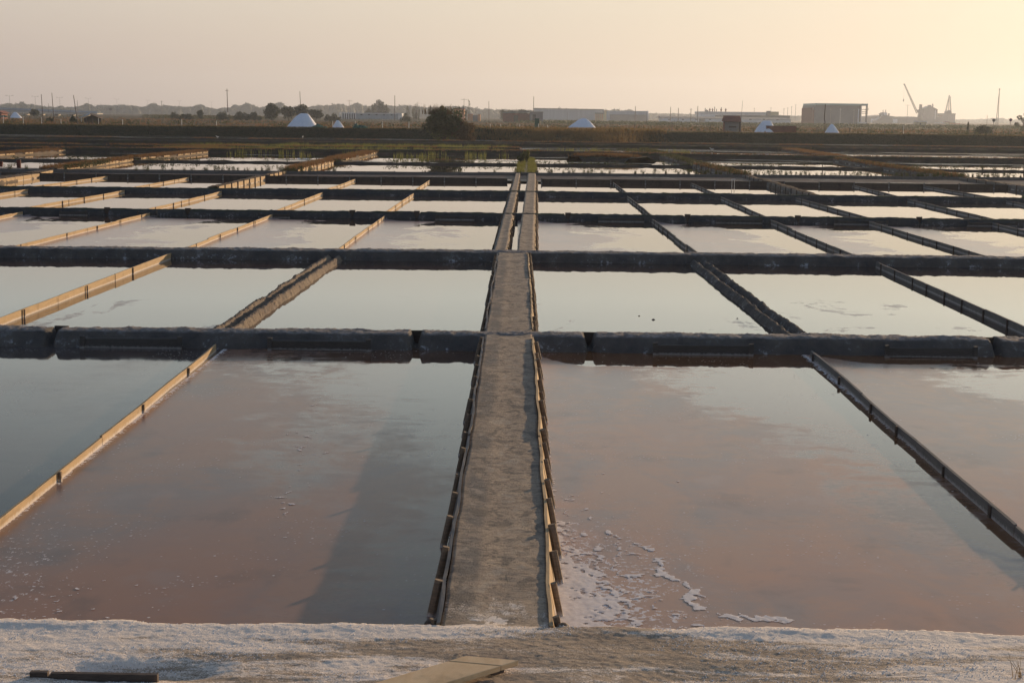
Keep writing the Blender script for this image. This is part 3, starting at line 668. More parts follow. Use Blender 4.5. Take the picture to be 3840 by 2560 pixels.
# planked causeways running away from the camera
M['mud_cause'] = m_mud('causeway_soil', (0.15, 0.115, 0.085), (0.10, 0.08, 0.06), 0.1, 0.6, veg=(0.11, 0.062, 0.03))
def causeway(lab, pts, wt, zt, lit_side, sec, h=0.2, miss=0.0):
    t0 = ridge('causeway', pts, wt, wt+0.12, zt, M['mud_cause'], step=0.2, ny=0.06, nz=0.03, ns=7, seed=int(abs(pts[0][0]*3+pts[0][1])))
    tag(t0, lab, 'causeway', 'planked earth causeways between the pans')
    for i in range(len(pts)-1):
        (xa, ya), (xb, yb) = pts[i], pts[i+1]; L = yb-ya; n = max(1, round(L/sec))
        for side in ((1, -1) if lit_side == 0 else (lit_side,)):
            for k in range(n):
                if random.random() < miss: continue
                ym = ya+L*(k+0.5)/n; xm = xa+(xb-xa)*(k+0.5)/n+side*(wt+0.06); rz = math.atan2(xb-xa, L)
                m = MB(); m.box((xm, ym, zt-h/2-0.01), (0.03, L/n-0.05, h), -rz+random.uniform(-.01, .01), jit=0.004)
                m.build('board', M['lit_wood'] if side > 0 else M['grey_shaded_wood'], t0)
                m = MB(); m.box((xm+side*0.03, ya+L*k/n, zt-h/2), (0.04, 0.06, h+0.04), 0, jit=0.005); m.build('stake', M['dark_wood'], t0)
    return t0
causeway('sunlit plank-sided causeway left of the walkway between the fourth dyke and the plank wall', [(-10.97, 53.6), (-10.93, 63.4)], 0.16, 0.0, 1, 1.25)
causeway('sunlit plank-sided causeway crossing the mud channel, left of the walkway', [(-10.93, 64.4), (-10.91, 69.2)], 0.16, 0.0, 1, 1.2)
causeway('golden plank-sided causeway behind the channel, left of the walkway, topped with rusty grass', [(-10.9, 71.5), (-10.92, 86.0)], 0.30, 0.0, 1, 1.5)
causeway('half-ruined causeway with orange grass between the second pair of ridges, left of the walkway', [(-10.9, 88.2), (-10.6, 108.0)], 0.45, 0.0, 1, 1.6, 0.1, 0.6)
causeway('sunlit planked causeway at the left edge before the mud channel, beside the rusty drums', [(-20.1, 53.4), (-20.6, 63.2)], 0.35, 0.0, 1, 1.2)
causeway('pale planked causeway at the left edge crossing the mud channel', [(-20.8, 64.2), (-21.2, 67.2)], 0.3, 0.0, 1, 1.1)
causeway('brown grassy causeway with bright planks at the far left behind the channel', [(-21.6, 69.0), (-22.2, 85.0)], 0.35, 0.0, 1, 1.5, 0.13, 0.2)
causeway('long rusty causeway with broken bright planks at far left', [(-22.3, 86.5), (-21.8, 103.0)], 0.45, 0.0, 1, 1.6, 0.09, 0.45)
causeway('distant grassy causeway at the far left edge', [(-31.8, 88.0), (-31.6, 103)], 0.5, 0.0, 1, 1.6, 0.09, 0.5)
causeway('dark stake-sided causeway right of the walkway between the fourth dyke and the plank wall', [(10.55, 53.2), (10.7, 63.2)], 0.16, 0.0, -1, 1.3)
causeway('dark planked causeway right of the walkway crossing the mud channel', [(10.7, 64.2), (10.8, 71.0)], 0.16, 0.0, -1, 1.3)
causeway('green and brown grassy causeway behind the channel, right of the walkway', [(10.75, 71.8), (10.45, 86.5)], 0.35, 0.0, -1, 1.8)
causeway('narrow grassy causeway running to the back, right of the walkway', [(10.45, 88.0), (10.5, 105), (10.6, 128)], 0.45, 0.0, -1, 3.0, 0.12, 0.3)
causeway('dark planked causeway at the right edge near the mud channel', [(20.9, 58.0), (21.1, 71.0)], 0.2, 0.0, -1, 1.4)
causeway('broad brown grassy causeway curving back at the far right', [(21.2, 72.3), (21.3, 84.5), (22.0, 103)], 0.4, 0.0, -1, 2.4)
causeway('distant rusty causeway with bright stakes at the far right below the bank', [(23.0, 108), (24.5, 140)], 0.7, 0.05, 1, 1.6, 0.12, 0.4)

# ------------------------------------------------------------------ foliage
def m_leaf(name, c1, c2, trans=0.35, scale=2.0):
    t = NT(name); n = t.noise(t.geo(), scale, 4, 0.6); n2 = t.noise(t.geo(), scale*9, 2)
    base = t.mix(t.ramp(n, 0.35, 0.65), c1, c2); base = t.mix(t.ramp(n2, 0.4, 0.7, 0, 0.4), base, tuple(min(1, c*1.6) for c in c2))
    t.fin(base, 0.7, 0.2)
    tr = t.t.nodes.new('ShaderNodeBsdfTranslucent'); t.L(base, tr.inputs[0])
    mx = t.t.nodes.new('ShaderNodeMixShader'); mx.inputs[0].default_value = trans
    t.L(t.b.outputs[0], mx.inputs[1]); t.L(tr.outputs[0], mx.inputs[2]); t.L(mx.outputs[0], t.out.inputs[0])
    return t.m
M['g_dark'] = m_leaf('dark_leaf', (0.045, 0.06, 0.028), (0.075, 0.085, 0.035))
M['g_bush'] = m_leaf('bush_leaf', (0.05, 0.065, 0.025), (0.10, 0.105, 0.04), 0.4, 1.2)
M['g_marsh'] = m_leaf('marsh_leaf', (0.045, 0.055, 0.025), (0.09, 0.085, 0.035))
M['g_reed'] = m_leaf('reed_leaf', (0.13, 0.15, 0.035), (0.17, 0.16, 0.05), 0.45)
M['g_rust'] = m_leaf('rusty_grass', (0.20, 0.09, 0.04), (0.17, 0.11, 0.05), 0.4)
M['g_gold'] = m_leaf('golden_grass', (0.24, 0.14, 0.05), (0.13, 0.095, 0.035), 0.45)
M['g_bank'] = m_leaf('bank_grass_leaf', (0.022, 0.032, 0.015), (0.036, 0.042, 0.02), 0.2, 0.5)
M['g_tree'] = m_leaf('tree_leaf', (0.04, 0.055, 0.03), (0.06, 0.07, 0.035), 0.2, 0.2)
M['g_far'] = m_leaf('far_leaf', (0.045, 0.06, 0.04), (0.06, 0.075, 0.045), 0.15, 0.02)
M['g_brown'] = m_leaf('brown_twigs', (0.12, 0.07, 0.03), (0.09, 0.065, 0.03), 0.35)
M['bark'] = simple('bark', (0.07, 0.055, 0.045), (0.11, 0.09, 0.075), 4, 0.9, 0.5)

def blades(P, k, h, w, lean=0.35, rg=RNG):
    P = np.repeat(np.asarray(P, float), k, 0); n = len(P)
    ang = rg.uniform(0, 2*np.pi, n); hh = h*rg.uniform(0.45, 1.25, n); la = rg.uniform(0, 2*np.pi, n); ll = lean*rg.uniform(0, 1, n)*hh
    b = P+np.stack([rg.normal(0, w*3, n), rg.normal(0, w*3, n), np.zeros(n)], 1)
    sx = np.stack([np.cos(ang)*w/2, np.sin(ang)*w/2, np.zeros(n)], 1)
    top = b+np.stack([np.cos(la)*ll, np.sin(la)*ll, hh], 1)
    V = np.stack([b-sx, b+sx, top], 1).reshape(-1, 3); V[0::3, 2] -= 0.02; V[1::3, 2] -= 0.02
    return V, np.arange(3*n).reshape(-1, 3)
def leaves(C, k, rad, size, rg=RNG, flat=0.8):
    """k quads round each centre within an ellipsoid shell"""
    C = np.repeat(np.asarray(C, float), k, 0); n = len(C)
    rad = np.broadcast_to(np.asarray(rad, float), (len(C)//k, 3)).repeat(k, 0) if np.ndim(rad) else np.full((n, 3), rad)
    d = rg.normal(size=(n, 3)); d /= np.linalg.norm(d, axis=1)[:, None]; r = rg.uniform(0.45, 1.05, n)**0.6
    c = C+d*rad*r[:, None]
    a = rg.normal(size=(n, 3)); a /= np.linalg.norm(a, axis=1)[:, None]; b = np.cross(a, rg.normal(size=(n, 3))); b /= np.linalg.norm(b, axis=1)[:, None]
    s1 = (size*rg.uniform(0.5, 1.2, n))[:, None]; s2 = s1*flat*rg.uniform(0.4, 1, n)[:, None]
    V = np.stack([c-a*s1, c-b*s2, c+a*s1, c+b*s2], 1).reshape(-1, 3)
    return V, np.arange(4*n).reshape(-1, 4)
def stuff(name, V, Fc, mat, lab, cat):
    o = obj_from(name, V, Fc, mat); return tag(o, lab, cat, kind='stuff')
def line_pts(pts, dens, half):
    out = []
    for i in range(len(pts)-1):
        a_, b_ = np.array(pts[i], float), np.array(pts[i+1], float); d = b_-a_; L = np.linalg.norm(d); n = int(L*dens)
        tt = RNG.uniform(0, 1, n); nn = np.array([-d[1], d[0]])/L
        p = a_+d*tt[:, None]+nn*RNG.uniform(-half, half, n)[:, None]; out.append(p)
    return np.concatenate(out)
def p3(p, z): return np.column_stack([p, np.full(len(p), z) if np.ndim(z) == 0 else z])

# the fringe on the ridge behind the channel, and on the far ridges
P = line_pts([(-45, 82.5), (-14, 86.1), (0, 87), (15, 87.3), (45, 83.5)], 11, 0.35)
den = fbm(P[:, 0]*0.5, P[:, 0]*0, 5, 3); P = P[(den > -0.28)]
V, Fc = leaves(p3(P, -0.08)+np.column_stack([np.zeros((len(P), 2)), RNG.uniform(0, 0.10, len(P))]), 10, np.array([0.11, 0.11, 0.10]), 0.04)
stuff('low_shrubs', V, Fc, M['g_dark'], 'dark low shrubs growing along the ridge behind the plank-walled channel', 'shrubs')
P = np.concatenate([line_pts([(-60, 102), (-30, 104.2), (0, 110.5), (18, 106), (60, 102)], 7, 0.5), line_pts([(-80, 127), (-42, 129.4), (0, 137), (37, 135), (80, 131)], 5, 0.6)])
V, Fc = leaves(p3(P, 0.02), 9, np.array([0.22, 0.22, 0.12]), 0.06)
stuff('low_shrubs', V, Fc, M['g_marsh'], 'olive low plants covering the far earth ridges', 'shrubs')
# reeds standing in the left far pans
def area(x0, x1, y0, y1, n, thr=-9, f=0.3, seed=3):
    p = np.column_stack([RNG.uniform(x0, x1, n), RNG.uniform(y0, y1, n)])
    return p[fbm(p[:, 0]*f, p[:, 1]*f*0.5, seed, 3) > thr]
P = area(-20, -1.0, 113, 131, 1500, -0.08, 0.8); P2 = area(-20, -0.8, 96, 107, 200, 0.05, 0.8, 9); P3 = area(-27, -19.5, 106, 126, 300, -0.2, 0.4)
V, Fc = blades(p3(np.concatenate([P, P2, P3]), -0.15), 9, 0.34, 0.05, 0.25)
stuff('reeds', V, Fc, M['g_reed'], 'yellow-green reeds standing in the far pans left of the walkway', 'reeds')
P = area(1.0, 14.0, 113, 122, 90, -0.1, 0.5, 4)
V, Fc = blades(p3(P, -0.15), 9, 0.4, 0.05, 0.25)
stuff('reeds', V, Fc, M['g_reed'], 'sparse pale reeds in the far pan right of the walkway', 'reeds')
# rusty and green growth on the causeways
P = np.concatenate([line_pts([(-10.9, 71.5), (-10.92, 86)], 26, 0.28), line_pts([(-21.6, 69), (-22.2, 85)], 26, 0.36), line_pts([(-22.3, 86.5), (-21.8, 103)], 24, 0.45),
                    line_pts([(-31.8, 88), (-31.6, 103)], 18, 0.5), line_pts([(-10.9, 88.2), (-10.6, 108)], 18, 0.5), line_pts([(21.2, 72.3), (21.3, 84.5), (22, 103)], 18, 0.4),
                    line_pts([(23, 108), (24.5, 140)], 20, 0.7), line_pts([(10.75, 71.8), (10.45, 86.5)], 9, 0.3), line_pts([(-25.5, 108), (-22, 124)], 40, 1.4)])
V, Fc = blades(p3(P, -0.03), 14, 0.17, 0.035, 0.6)
stuff('rusty_grass', V, Fc, M['g_rust'], 'rusty orange-brown grass growing on the earth causeways', 'grass')
P = np.concatenate([line_pts([(10.75, 71.8), (10.45, 86.5)], 14, 0.35), line_pts([(10.45, 88), (10.5, 105), (10.6, 128)], 16, 0.45), line_pts([(-20.1, 72), (-10.9, 78)], 0.1, 0.2), line_pts([(10.7, 112), (8.4, 124)], 16, 0.8),
                    line_pts([(21.2, 72.3), (21.3, 84.5), (22, 103)], 12, 0.4), line_pts([(-20.8, 70.5), (-21.9, 80)], 14, 0.5)])
V, Fc = leaves(p3(P, 0.05), 12, np.array([0.16, 0.16, 0.10]), 0.04)
stuff('low_shrubs', V, Fc, M['g_marsh'], 'green low plants growing on the causeways right of the walkway', 'shrubs')
P = np.concatenate([line_pts(pp, 16, 0.4) for pp in ([(-60, 102), (-30, 104.2), (0, 110.5), (18, 106), (60, 102)], [(-80, 127), (-42, 129.4), (0, 137), (37, 135), (80, 131)], [(-80, 147), (-42, 149), (-5, 152), (20, 151), (37, 153), (80, 148)], [(-70, 114), (-25, 116.5), (0, 122)])])
P = P[fbm(P[:, 0]*0.25, P[:, 1]*0.1, 61, 3) > -0.15]
V, Fc = blades(p3(P, 0.06), 9, 0.16, 0.045, 0.6)
stuff('rusty_grass', V, Fc, M['g_rust'], 'short rusty grass along the crests of the far earth ridges', 'grass')
# both sides of the far walkway
P = np.concatenate([line_pts([(0.08, 71.5), (0.3, 96)], 14, 0.1), line_pts([(0.62, 71.5), (0.8, 96)], 14, 0.12)])
V, Fc = blades(p3(P, -0.1), 7, 0.2, 0.03, 0.5)
stuff('marsh_grass', V, Fc, M['g_reed'], 'yellow-green grass along both sides of the far walkway', 'grass')

def shrub_mesh(kind, seed):
    rg = np.random.default_rng(seed)
    if kind == 'round':
        C = np.column_stack([rg.normal(0, 0.35, 14), rg.normal(0, 0.35, 14), rg.uniform(0.25, 0.9, 14)])
        V, Fc = leaves(C, 26, np.array([0.28, 0.28, 0.22]), 0.075, rg)
    else:
        V, Fc = blades(np.zeros((1, 3)), 110, 1.0, 0.06, 0.55, rg)
    me = bpy.data.meshes.new('foliage'); me.from_pydata(V.tolist(), [], Fc.tolist()); return me
SHR = [shrub_mesh('round', 1), shrub_mesh('round', 2), shrub_mesh('tuft', 3), shrub_mesh('tuft', 4)]
for me, m in zip(SHR, (M['g_dark'], M['g_marsh'], M['g_marsh'], M['g_dark'])): me.materials.append(m)
def rim_y(x):
    return np.interp(x, [-30, -19.4, 0.1, 12, 30], [66.8, 67.8, 70.6, 71.3, 71.9])
def shrub(x, y, z, h, wd, k, lab, group, cat='shrub', name='marsh_shrub'):
    o = bpy.data.objects.new(name, SHR[k]); COL.objects.link(o); o.location = (x, y, z); o.scale = (wd, wd, h)
    o.rotation_euler = (0, 0, random.uniform(0, 6.28)); return tag(o, lab, cat, group)
def shrub_label(x, k):
    what = ['round dark green', 'round olive', 'spiky olive', 'spiky dark'][k]
    if x < -10.9: w_ = 'left of the golden causeway'
    elif x < 0: w_ = 'between the golden causeway and the walkway'
    elif x < 5.3: w_ = 'just right of the walkway'
    elif x < 10.6: w_ = 'left of the green grassy causeway'
    elif x < 16: w_ = 'just right of the green grassy causeway'
    else: w_ = 'toward the right edge'
    return 'small %s shrub on the plank rim, %s' % (what, w_), '%s shrubs on the plank rim %s' % (what, w_)
us = [45, 110, 260, 520, 560, 620, 655, 700, 730, 775, 783, 815, 828, 842, 865, 882, 900, 925, 937, 965, 990, 1008, 1018, 1055, 1065, 1075, 1096, 1110, 1135, 1170, 1240, 1260]
for u in us:
    x = X(u, 71.5); y = float(rim_y(x))+random.uniform(0.15, 0.5); x = X(u, y); s_ = random.uniform(0.12, 0.26)
    k_ = random.choice([0, 0, 1, 3]); lab, grp = shrub_label(x, k_); shrub(x, y, -0.13, s_+0.12, s_*random.uniform(0.7, 1.2), k_, lab, grp)
us = [1863, 1934, 2012, 2022, 2058, 2065, 2118, 2136, 2150, 2194, 2205, 2215, 2258, 2294, 2381, 2410, 2450, 2500, 2537, 2561, 2585, 2612, 2630, 2650, 2680, 2700] + list(range(2730, 3840, 19))
for u in us:
    u += random.uniform(-5, 5); x = X(u, 71.5); y = float(rim_y(x))+random.uniform(0.15, 0.6); x = X(u, y); s_ = random.uniform(0.12, 0.24)
    k_ = random.choice([0, 1, 2, 3]); lab, grp = shrub_label(x, k_); shrub(x, y, -0.13, s_+0.12, s_*random.uniform(0.7, 1.2), k_, lab, grp)
# tall yellow-green shrub at the end of the far walkway
def bush(name, x, y, z, w, h, mat, lab, cat, n=40, leaf=0.06, k=40, seed=1, trunk=True, squash=0.4):
    rg = np.random.default_rng(seed); t0 = empty(name, (x, y, z)); tag(t0, lab, cat)
    C = rg.normal(size=(n, 3)); C /= np.linalg.norm(C, axis=1)[:, None]; C *= rg.uniform(0.2, 0.85, n)[:, None]
    C = C*np.array([w/2, w/2*0.8, h*squash])+np.array([0, 0, h*0.52])
    rr = rg.uniform(0.6, 1.3, (n, 1))*np.array([[w*0.13, w*0.13, h*0.12]])
    V, Fc = leaves(C, k, rr, leaf, rg)
    V[:, 2] = np.maximum(V[:, 2], 0.0)
    obj_from('crown', V, Fc, mat, t0)
    if trunk:
        b = MB()
        for q in range(5):
            a = rg.uniform(0, 6.28); b.tube((0, 0, -0.2), (math.cos(a)*w*0.25, math.sin(a)*w*0.2, h*rg.uniform(0.5, 0.8)), w*0.02, w*0.006, 6)
        b.build('trunk', M['bark'], t0)
    return t0
bush('bush', X(1957, 84), 84, -0.1, 0.55, 0.75, M['g_dark'], 'dark green bush at the left side of the far walkway', 'bush', 26, 0.04, 40, 11)
bush('bush', X(1975, 87.5), 87.5, -0.1, 0.5, 0.9, M['g_reed'], 'tall yellow-green bush at the far end of the walkway', 'bush', 34, 0.045, 46, 12)
# the big bush in front of the bank
bb = bush('bush', X(1672, 157), 157, -0.25, 4.9, 4.0, M['g_bush'], 'big dark bush in front of the grass bank, left of the walkway', 'bush', 90, 0.13, 110, 21, squash=0.46)
rg = np.random.default_rng(5); n = 60
C = np.column_stack([rg.uniform(0.9, 2.9, n), rg.uniform(-1, 1, n), rg.uniform(0.1, 2.7, n)]); C[:, 2] *= np.clip(1.25-0.3*(C[:, 0]-0.8), 0.2, 1)
V, Fc = leaves(C, 80, np.array([0.4, 0.4, 0.4]), 0.11, rg); obj_from('crown', V, Fc, M['g_brown'], bb)
n = 26; P = np.column_stack([rg.normal(-0.3, 0.9, n), rg.normal(0, 0.6, n), np.full(n, 3.0)]); V, Fc = blades(P, 10, 0.95, 0.06, 0.3, rg); obj_from('twigs', V, Fc, M['g_brown'], bb)
# bank grass and scrub
def bank_pts(n, x0, x1, y0, y1, rg=RNG):
    p = np.column_stack([rg.uniform(x0, x1, n), rg.uniform(y0, y1, n)]); z = ground_z(p[:, 0], p[:, 1]); return p3(p, z)
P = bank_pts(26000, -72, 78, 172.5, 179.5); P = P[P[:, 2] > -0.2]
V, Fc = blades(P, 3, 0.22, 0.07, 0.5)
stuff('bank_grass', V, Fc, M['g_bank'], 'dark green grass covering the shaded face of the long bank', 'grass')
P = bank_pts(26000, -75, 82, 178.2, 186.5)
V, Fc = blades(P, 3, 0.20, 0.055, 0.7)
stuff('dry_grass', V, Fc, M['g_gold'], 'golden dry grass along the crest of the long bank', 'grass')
P = bank_pts(5200, -5.5, 17, 157, 180); P = P[P[:, 2] > -0.22]; P = P[fbm(P[:, 0]*0.4, P[:, 1]*0.4, 8, 3) > -0.25]
V, Fc = blades(P, 12, 0.5, 0.07, 0.6)
stuff('dry_scrub', V, Fc, M['g_gold'], 'orange-brown scrub on the bulging middle part of the bank', 'scrub')
P = bank_pts(800, -5.5, 17, 157, 181); P = P[(P[:, 2] > -0.22)]; P = P[fbm(P[:, 0]*0.35, P[:, 1]*0.35, 18, 3) > 0.05]
V, Fc = leaves(P+np.array([0, 0, 0.15]), 26, np.array([0.5, 0.5, 0.3]), 0.11)
stuff('green_scrub', V, Fc, M['g_marsh'], 'green bushes dotted over the middle part of the bank', 'scrub')
# meadow growth between the bank and the buildings
n = 5200; y = np.exp(RNG.uniform(math.log(190), math.log(900), n)); x = RNG.uniform(-0.42, 0.44, n)*y
P = p3(np.column_stack([x, y]), ground_z(x, y)); P = P[fbm(P[:, 0]*0.015, P[:, 1]*0.02, 28, 3) > -0.1]
V = []; sc = P[:, 1]/200.0
Vl, Fl = leaves(P, 12, np.column_stack([0.8*sc, 0.8*sc, 0.32+0.12*sc]), 0.22)
stuff('meadow_shrubs', Vl, Fl, M['g_marsh'], 'olive scrub scattered over the meadow behind the bank', 'shrubs')
n = 7000; y = np.exp(RNG.uniform(math.log(186), math.log(420), n)); x = RNG.uniform(-0.42, 0.44, n)*y
P = p3(np.column_stack([x, y]), ground_z(x, y)); P = P[fbm(P[:, 0]*0.03, P[:, 1]*0.06, 38, 3) > 0.05]
V, Fc = blades(P, 7, 0.4, 0.12, 0.6)
stuff('meadow_grass', V, Fc, M['g_rust'], 'reddish dry grass over the meadow behind the bank', 'grass')
# islet and its growth, right of the walkway
isl = ridge('mud_islet', [(3.6, 97.0), (5.6, 97.8), (7.6, 95.2)], 0.8, 1.5, 0.1, M['mud_far'], step=0.2, ny=0.4, nz=0.05, seed=40, ns=9); tag(isl, 'low mud islet in the far water, overgrown with rusty grass, right of the walkway', 'islet')
P = line_pts([(3.8, 97.2), (5.6, 97.9), (7.3, 95.6)], 90, 0.8)
V, Fc = blades(p3(P, 0.0), 12, 0.3, 0.04, 0.5); stuff('rusty_grass', V, Fc, M['g_rust'], 'rusty grass on the low mud islet right of the walkway', 'grass')
# blades of grass at the lower right corner
for (u, v, n_, lab) in ((3815, 2540, 7, 'few tall brown grass blades at the lower right corner of the photo'), (3285, 2590, 3, 'tiny grass sprig at the bottom edge, right of the middle'), (3655, 2600, 3, 'short green grass sprig left of the tall blades at the lower right corner')):
    x, y = W(u, v, 0.0); P_ = []; F_ = []
    for q in range(n_):
        bx = x+random.uniform(-0.02, 0.03); by = y+random.uniform(-0.02, 0.02); h_ = random.uniform(0.10, 0.19) if n_ > 3 else random.uniform(0.04, 0.09); lx0 = random.uniform(-0.10, 0.03)*h_/0.15; w_ = 0.004; b0 = len(P_)
        for k in range(5):
            q_ = k/4; P_ += [(bx+lx0*q_**1.5-w_*(1-q_)*0.5, by, h_*q_-0.01), (bx+lx0*q_**1.5+w_*(1-q_)*0.5+0.0005, by+0.002, h_*q_-0.01)]
        for k in range(4): F_.append((b0+2*k, b0+2*k+1, b0+2*k+3, b0+2*k+2))
    tag(obj_from('grass_tuft', P_, F_, M['g_gold']), lab, 'grass tuft')

# ------------------------------------------------------------------ near loose things
pt = [W(1700, 2487, 0.06), W(1945, 2489, 0.04), W(1652, 2562, 0.05), W(1395, 2558, 0.07)]
a0 = Vector((*W(1748, 2456, 0.075), 0.075)); a1 = Vector((*W(1945, 2474, 0.055), 0.055))
dirv = (Vector((*W(1405, 2557, 0.075), 0.075))-a0).normalized(); L = 0.95
t0 = empty('plank', (a0.x, a0.y, 0)); tag(t0, 'broad pale plank with a cut groove lying on the salted ground by the walkway', 'plank')
nrm_ = (a1-a0).cross(dirv).normalized(); nrm_ = nrm_ if nrm_.z > 0 else -nrm_
def slab(p, q, along0, along1, thick, name, mat, lift=0.0):
    P_ = []
    for s0 in (0, thick):
        for (e, al) in ((p, along0), (q, along0), (q, along1), (p, along1)):
            P_.append(tuple(e+dirv*al-nrm_*s0+nrm_*lift-Vector((a0.x, a0.y, 0))))
    return obj_from(name, P_, [(0, 1, 2, 3), (7, 6, 5, 4), (0, 4, 5, 1), (1, 5, 6, 2), (2, 6, 7, 3), (3, 7, 4, 0)], mat, t0)
e0 = a0; e1 = a1
o = slab(e0, e1, 0.0, 0.105, 0.028, 'plank_end', M['plank_new'])
o = slab(e0+(e1-e0)*0.0, e1, 0.112, L, 0.028, 'board', M['plank_new'], -0.001)
for m_ in [c for c in t0.children]:
    bm_ = m_.modifiers.new('bevel', 'BEVEL'); bm_.width = 0.003; bm_.segments = 2
slab(e0+(e1-e0)*0.02, e0+(e1-e0)*0.98, 0.08, 0.14, 0.015, 'cleat', M['dark_wood'], -0.0285)
x, y = W(130, 2545, 0.0)
t0 = empty('buried_board', (x, y, 0)); tag(t0, 'dark wet board with a notch, half buried in the salted ground at lower left', 'board')
xa = W(106, 2535, 0.01)[0]; xb = W(585, 2548, 0.01)[0]; yy = W(300, 2536, 0.0)[1]
b = MB(); b.box(((xa+(xa+(xb-xa)*0.14))/2-x, yy-y, -0.02), ((xb-xa)*0.14, 0.03, 0.09)); b.build('board', M['dark_wood'], t0, bevel=0.003)
b = MB(); b.box(((xa+(xb-xa)*0.14+xa+(xb-xa)*0.165)/2-x, yy-y, -0.035), ((xb-xa)*0.03, 0.03, 0.08)); b.build('board', M['dark_wood'], t0)
b = MB(); b.box(((xa+(xb-xa)*0.165+xb)/2-x, yy-y-0.01, -0.022), ((xb-xa)*0.835, 0.03, 0.09), rz=-0.012); b.build('board', M['dark_wood'], t0, bevel=0.003)
# clumps of salt and mud on the near ground
M['salt'] = simple('salt', (0.95, 0.95, 0.96), (0.90, 0.90, 0.92), 4, 0.8, 0.8)
cl = []
Vs = []; Fs = []; off = 0
rg = np.random.default_rng(77)
n = 16000; xx = rg.uniform(-3.4, 3.4, n); yyv = rg.uniform(6.4, 7.42, n); keep = (fbm(xx*1.5, yyv*3, 7, 3)+0.25*np.minimum(1, np.abs(xx+0.2)) > 0.12); xx, yyv = xx[keep], yyv[keep]; zz = fz(xx, yyv)
ico_v = np.array([(0, 0, 1), (1, 0, 0), (0, 1, 0), (-1, 0, 0), (0, -1, 0), (0, 0, -1)], float); ico_f = np.array([(0, 1, 2), (0, 2, 3), (0, 3, 4), (0, 4, 1), (5, 2, 1), (5, 3, 2), (5, 4, 3), (5, 1, 4)])
r = rg.uniform(0.0015, 0.0042, len(xx))
Vs = (ico_v[None]*r[:, None, None]*rg.uniform(0.6, 1.3, (len(xx), 6, 1))+np.stack([xx, yyv, zz], 1)[:, None, :]).reshape(-1, 3)
Fs = (ico_f[None]+np.arange(len(xx))[:, None, None]*6).reshape(-1, 3)
stuff('salt_crumbs', Vs, Fs, M['salt'], 'white salt crumbs strewn over the near ground', 'salt crumbs')


# crusts of salt foam floating against the walkway and the near shore
def foam(x0, x1, y0, y1, dens, lab, cs=0.009, seed=1):
    xs = np.arange(x0, x1, cs); ys = np.arange(y0, y1, cs); Xg, Yg = np.meshgrid(xs, ys)
    wx = Xg+0.10*fbm(Xg*3, Yg*2, seed+1, 3); wy = Yg+0.10*fbm(Xg*3, Yg*2, seed+5, 3)
    n = fbm(wx*6.5, wy*5.5, seed, 6); rid = 1-np.abs(n)*5.5; fine = fbm(Xg*34, Yg*22, seed+9, 3)+0.5*fbm(Xg*9, Yg*6, seed+19, 3)
    v = 0.5*np.clip(rid, 0, 1)+0.42*(fine+0.5)+dens(Xg, Yg)*0.74-1.0
    keep = v > 0
    z = WZ+0.0015+np.clip(v, 0, 0.12)*0.010+0.0008*(fine > 0.1)
    V = np.stack([Xg.ravel(), Yg.ravel(), z.ravel()], 1); nx = len(xs)
    k = keep[:-1, :-1] & keep[1:, 1:] | (keep[1:, :-1] & keep[:-1, 1:]); jj, ii = np.nonzero(k)
    q = jj*nx+ii; Fc = np.stack([q, q+1, q+nx+1, q+nx], 1); us_, inv = np.unique(Fc, return_inverse=True)
    return stuff('salt_foam', V[us_], inv.reshape(-1, 4), M['foam'], lab, 'salt foam')
M['foam'] = simple('foam', (0.80, 0.74, 0.70), (0.68, 0.62, 0.58), 30, 0.85)
def pl(px):
    return np.array([W(u, v, WZ) for u, v in px])
def near_line(X_, Y_, pts, wd):
    d = np.full(X_.shape, 9.0)
    for a_, b_ in zip(pts[:-1], pts[1:]):
        ab = b_-a_; t_ = np.clip(((X_-a_[0])*ab[0]+(Y_-a_[1])*ab[1])/(ab@ab), 0, 1); d = np.minimum(d, np.hypot(X_-a_[0]-t_*ab[0], (Y_-a_[1]-t_*ab[1])*0.6))
    return np.exp(-(d/wd)**2)
curl = pl([(2470, 2100), (2485, 2155), (2560, 2180), (2600, 2215), (2580, 2250), (2640, 2290), (2760, 2315), (2950, 2320)])
curl2 = pl([(2250, 1985), (2370, 2030), (2440, 2060)]); curl3 = pl([(2500, 2270), (2540, 2300), (2620, 2330)]); curl4 = pl([(2230, 1775), (2420, 1805), (2560, 1805)])
def dR(x, y):
    d = 0.95*np.exp(-((x-0.26)/0.42)**2)*sstep(13.0, 8.6, y)*sstep(14.5, 9, y)+0.55*np.exp(-((x-0.3)/0.8)**2)*sstep(10.5, 7.6, y)
    d = np.maximum(d, 0.85*np.exp(-((y-7.40)/(0.10+0.10*sstep(0.5, 1.6, x)))**2)); d = np.maximum(d, np.exp(-((x-0.27)/0.05)**2)*0.9)
    for c_, w_, a_ in ((curl, 0.05, 1.25), (curl2, 0.04, 0.95), (curl3, 0.06, 0.8), (curl4, 0.05, 0.6)): d = np.maximum(d, a_*near_line(x, y, c_, w_))
    return np.maximum(d, 0.3*sstep(9.5, 7.5, y)*sstep(2.2, 0.3, x))
foam(0.22, 3.38, 7.38, 13.4, dR, 'white salt foam drifted against the right side of the walkway and near shore', seed=3)
gl_ = pl([(1200, 1490), (1140, 1640), (1150, 1740), (1080, 1860), (1040, 2000)])
foam(-2.6, -0.9, 8.6, 15.5, lambda x, y: 0.62*near_line(x, y, gl_, 0.16)*(0.75+0.5*fbm(x*2, y*1.2, 77, 2)), 'loose trail of white salt flecks floating in the middle of the near left pan', seed=33)
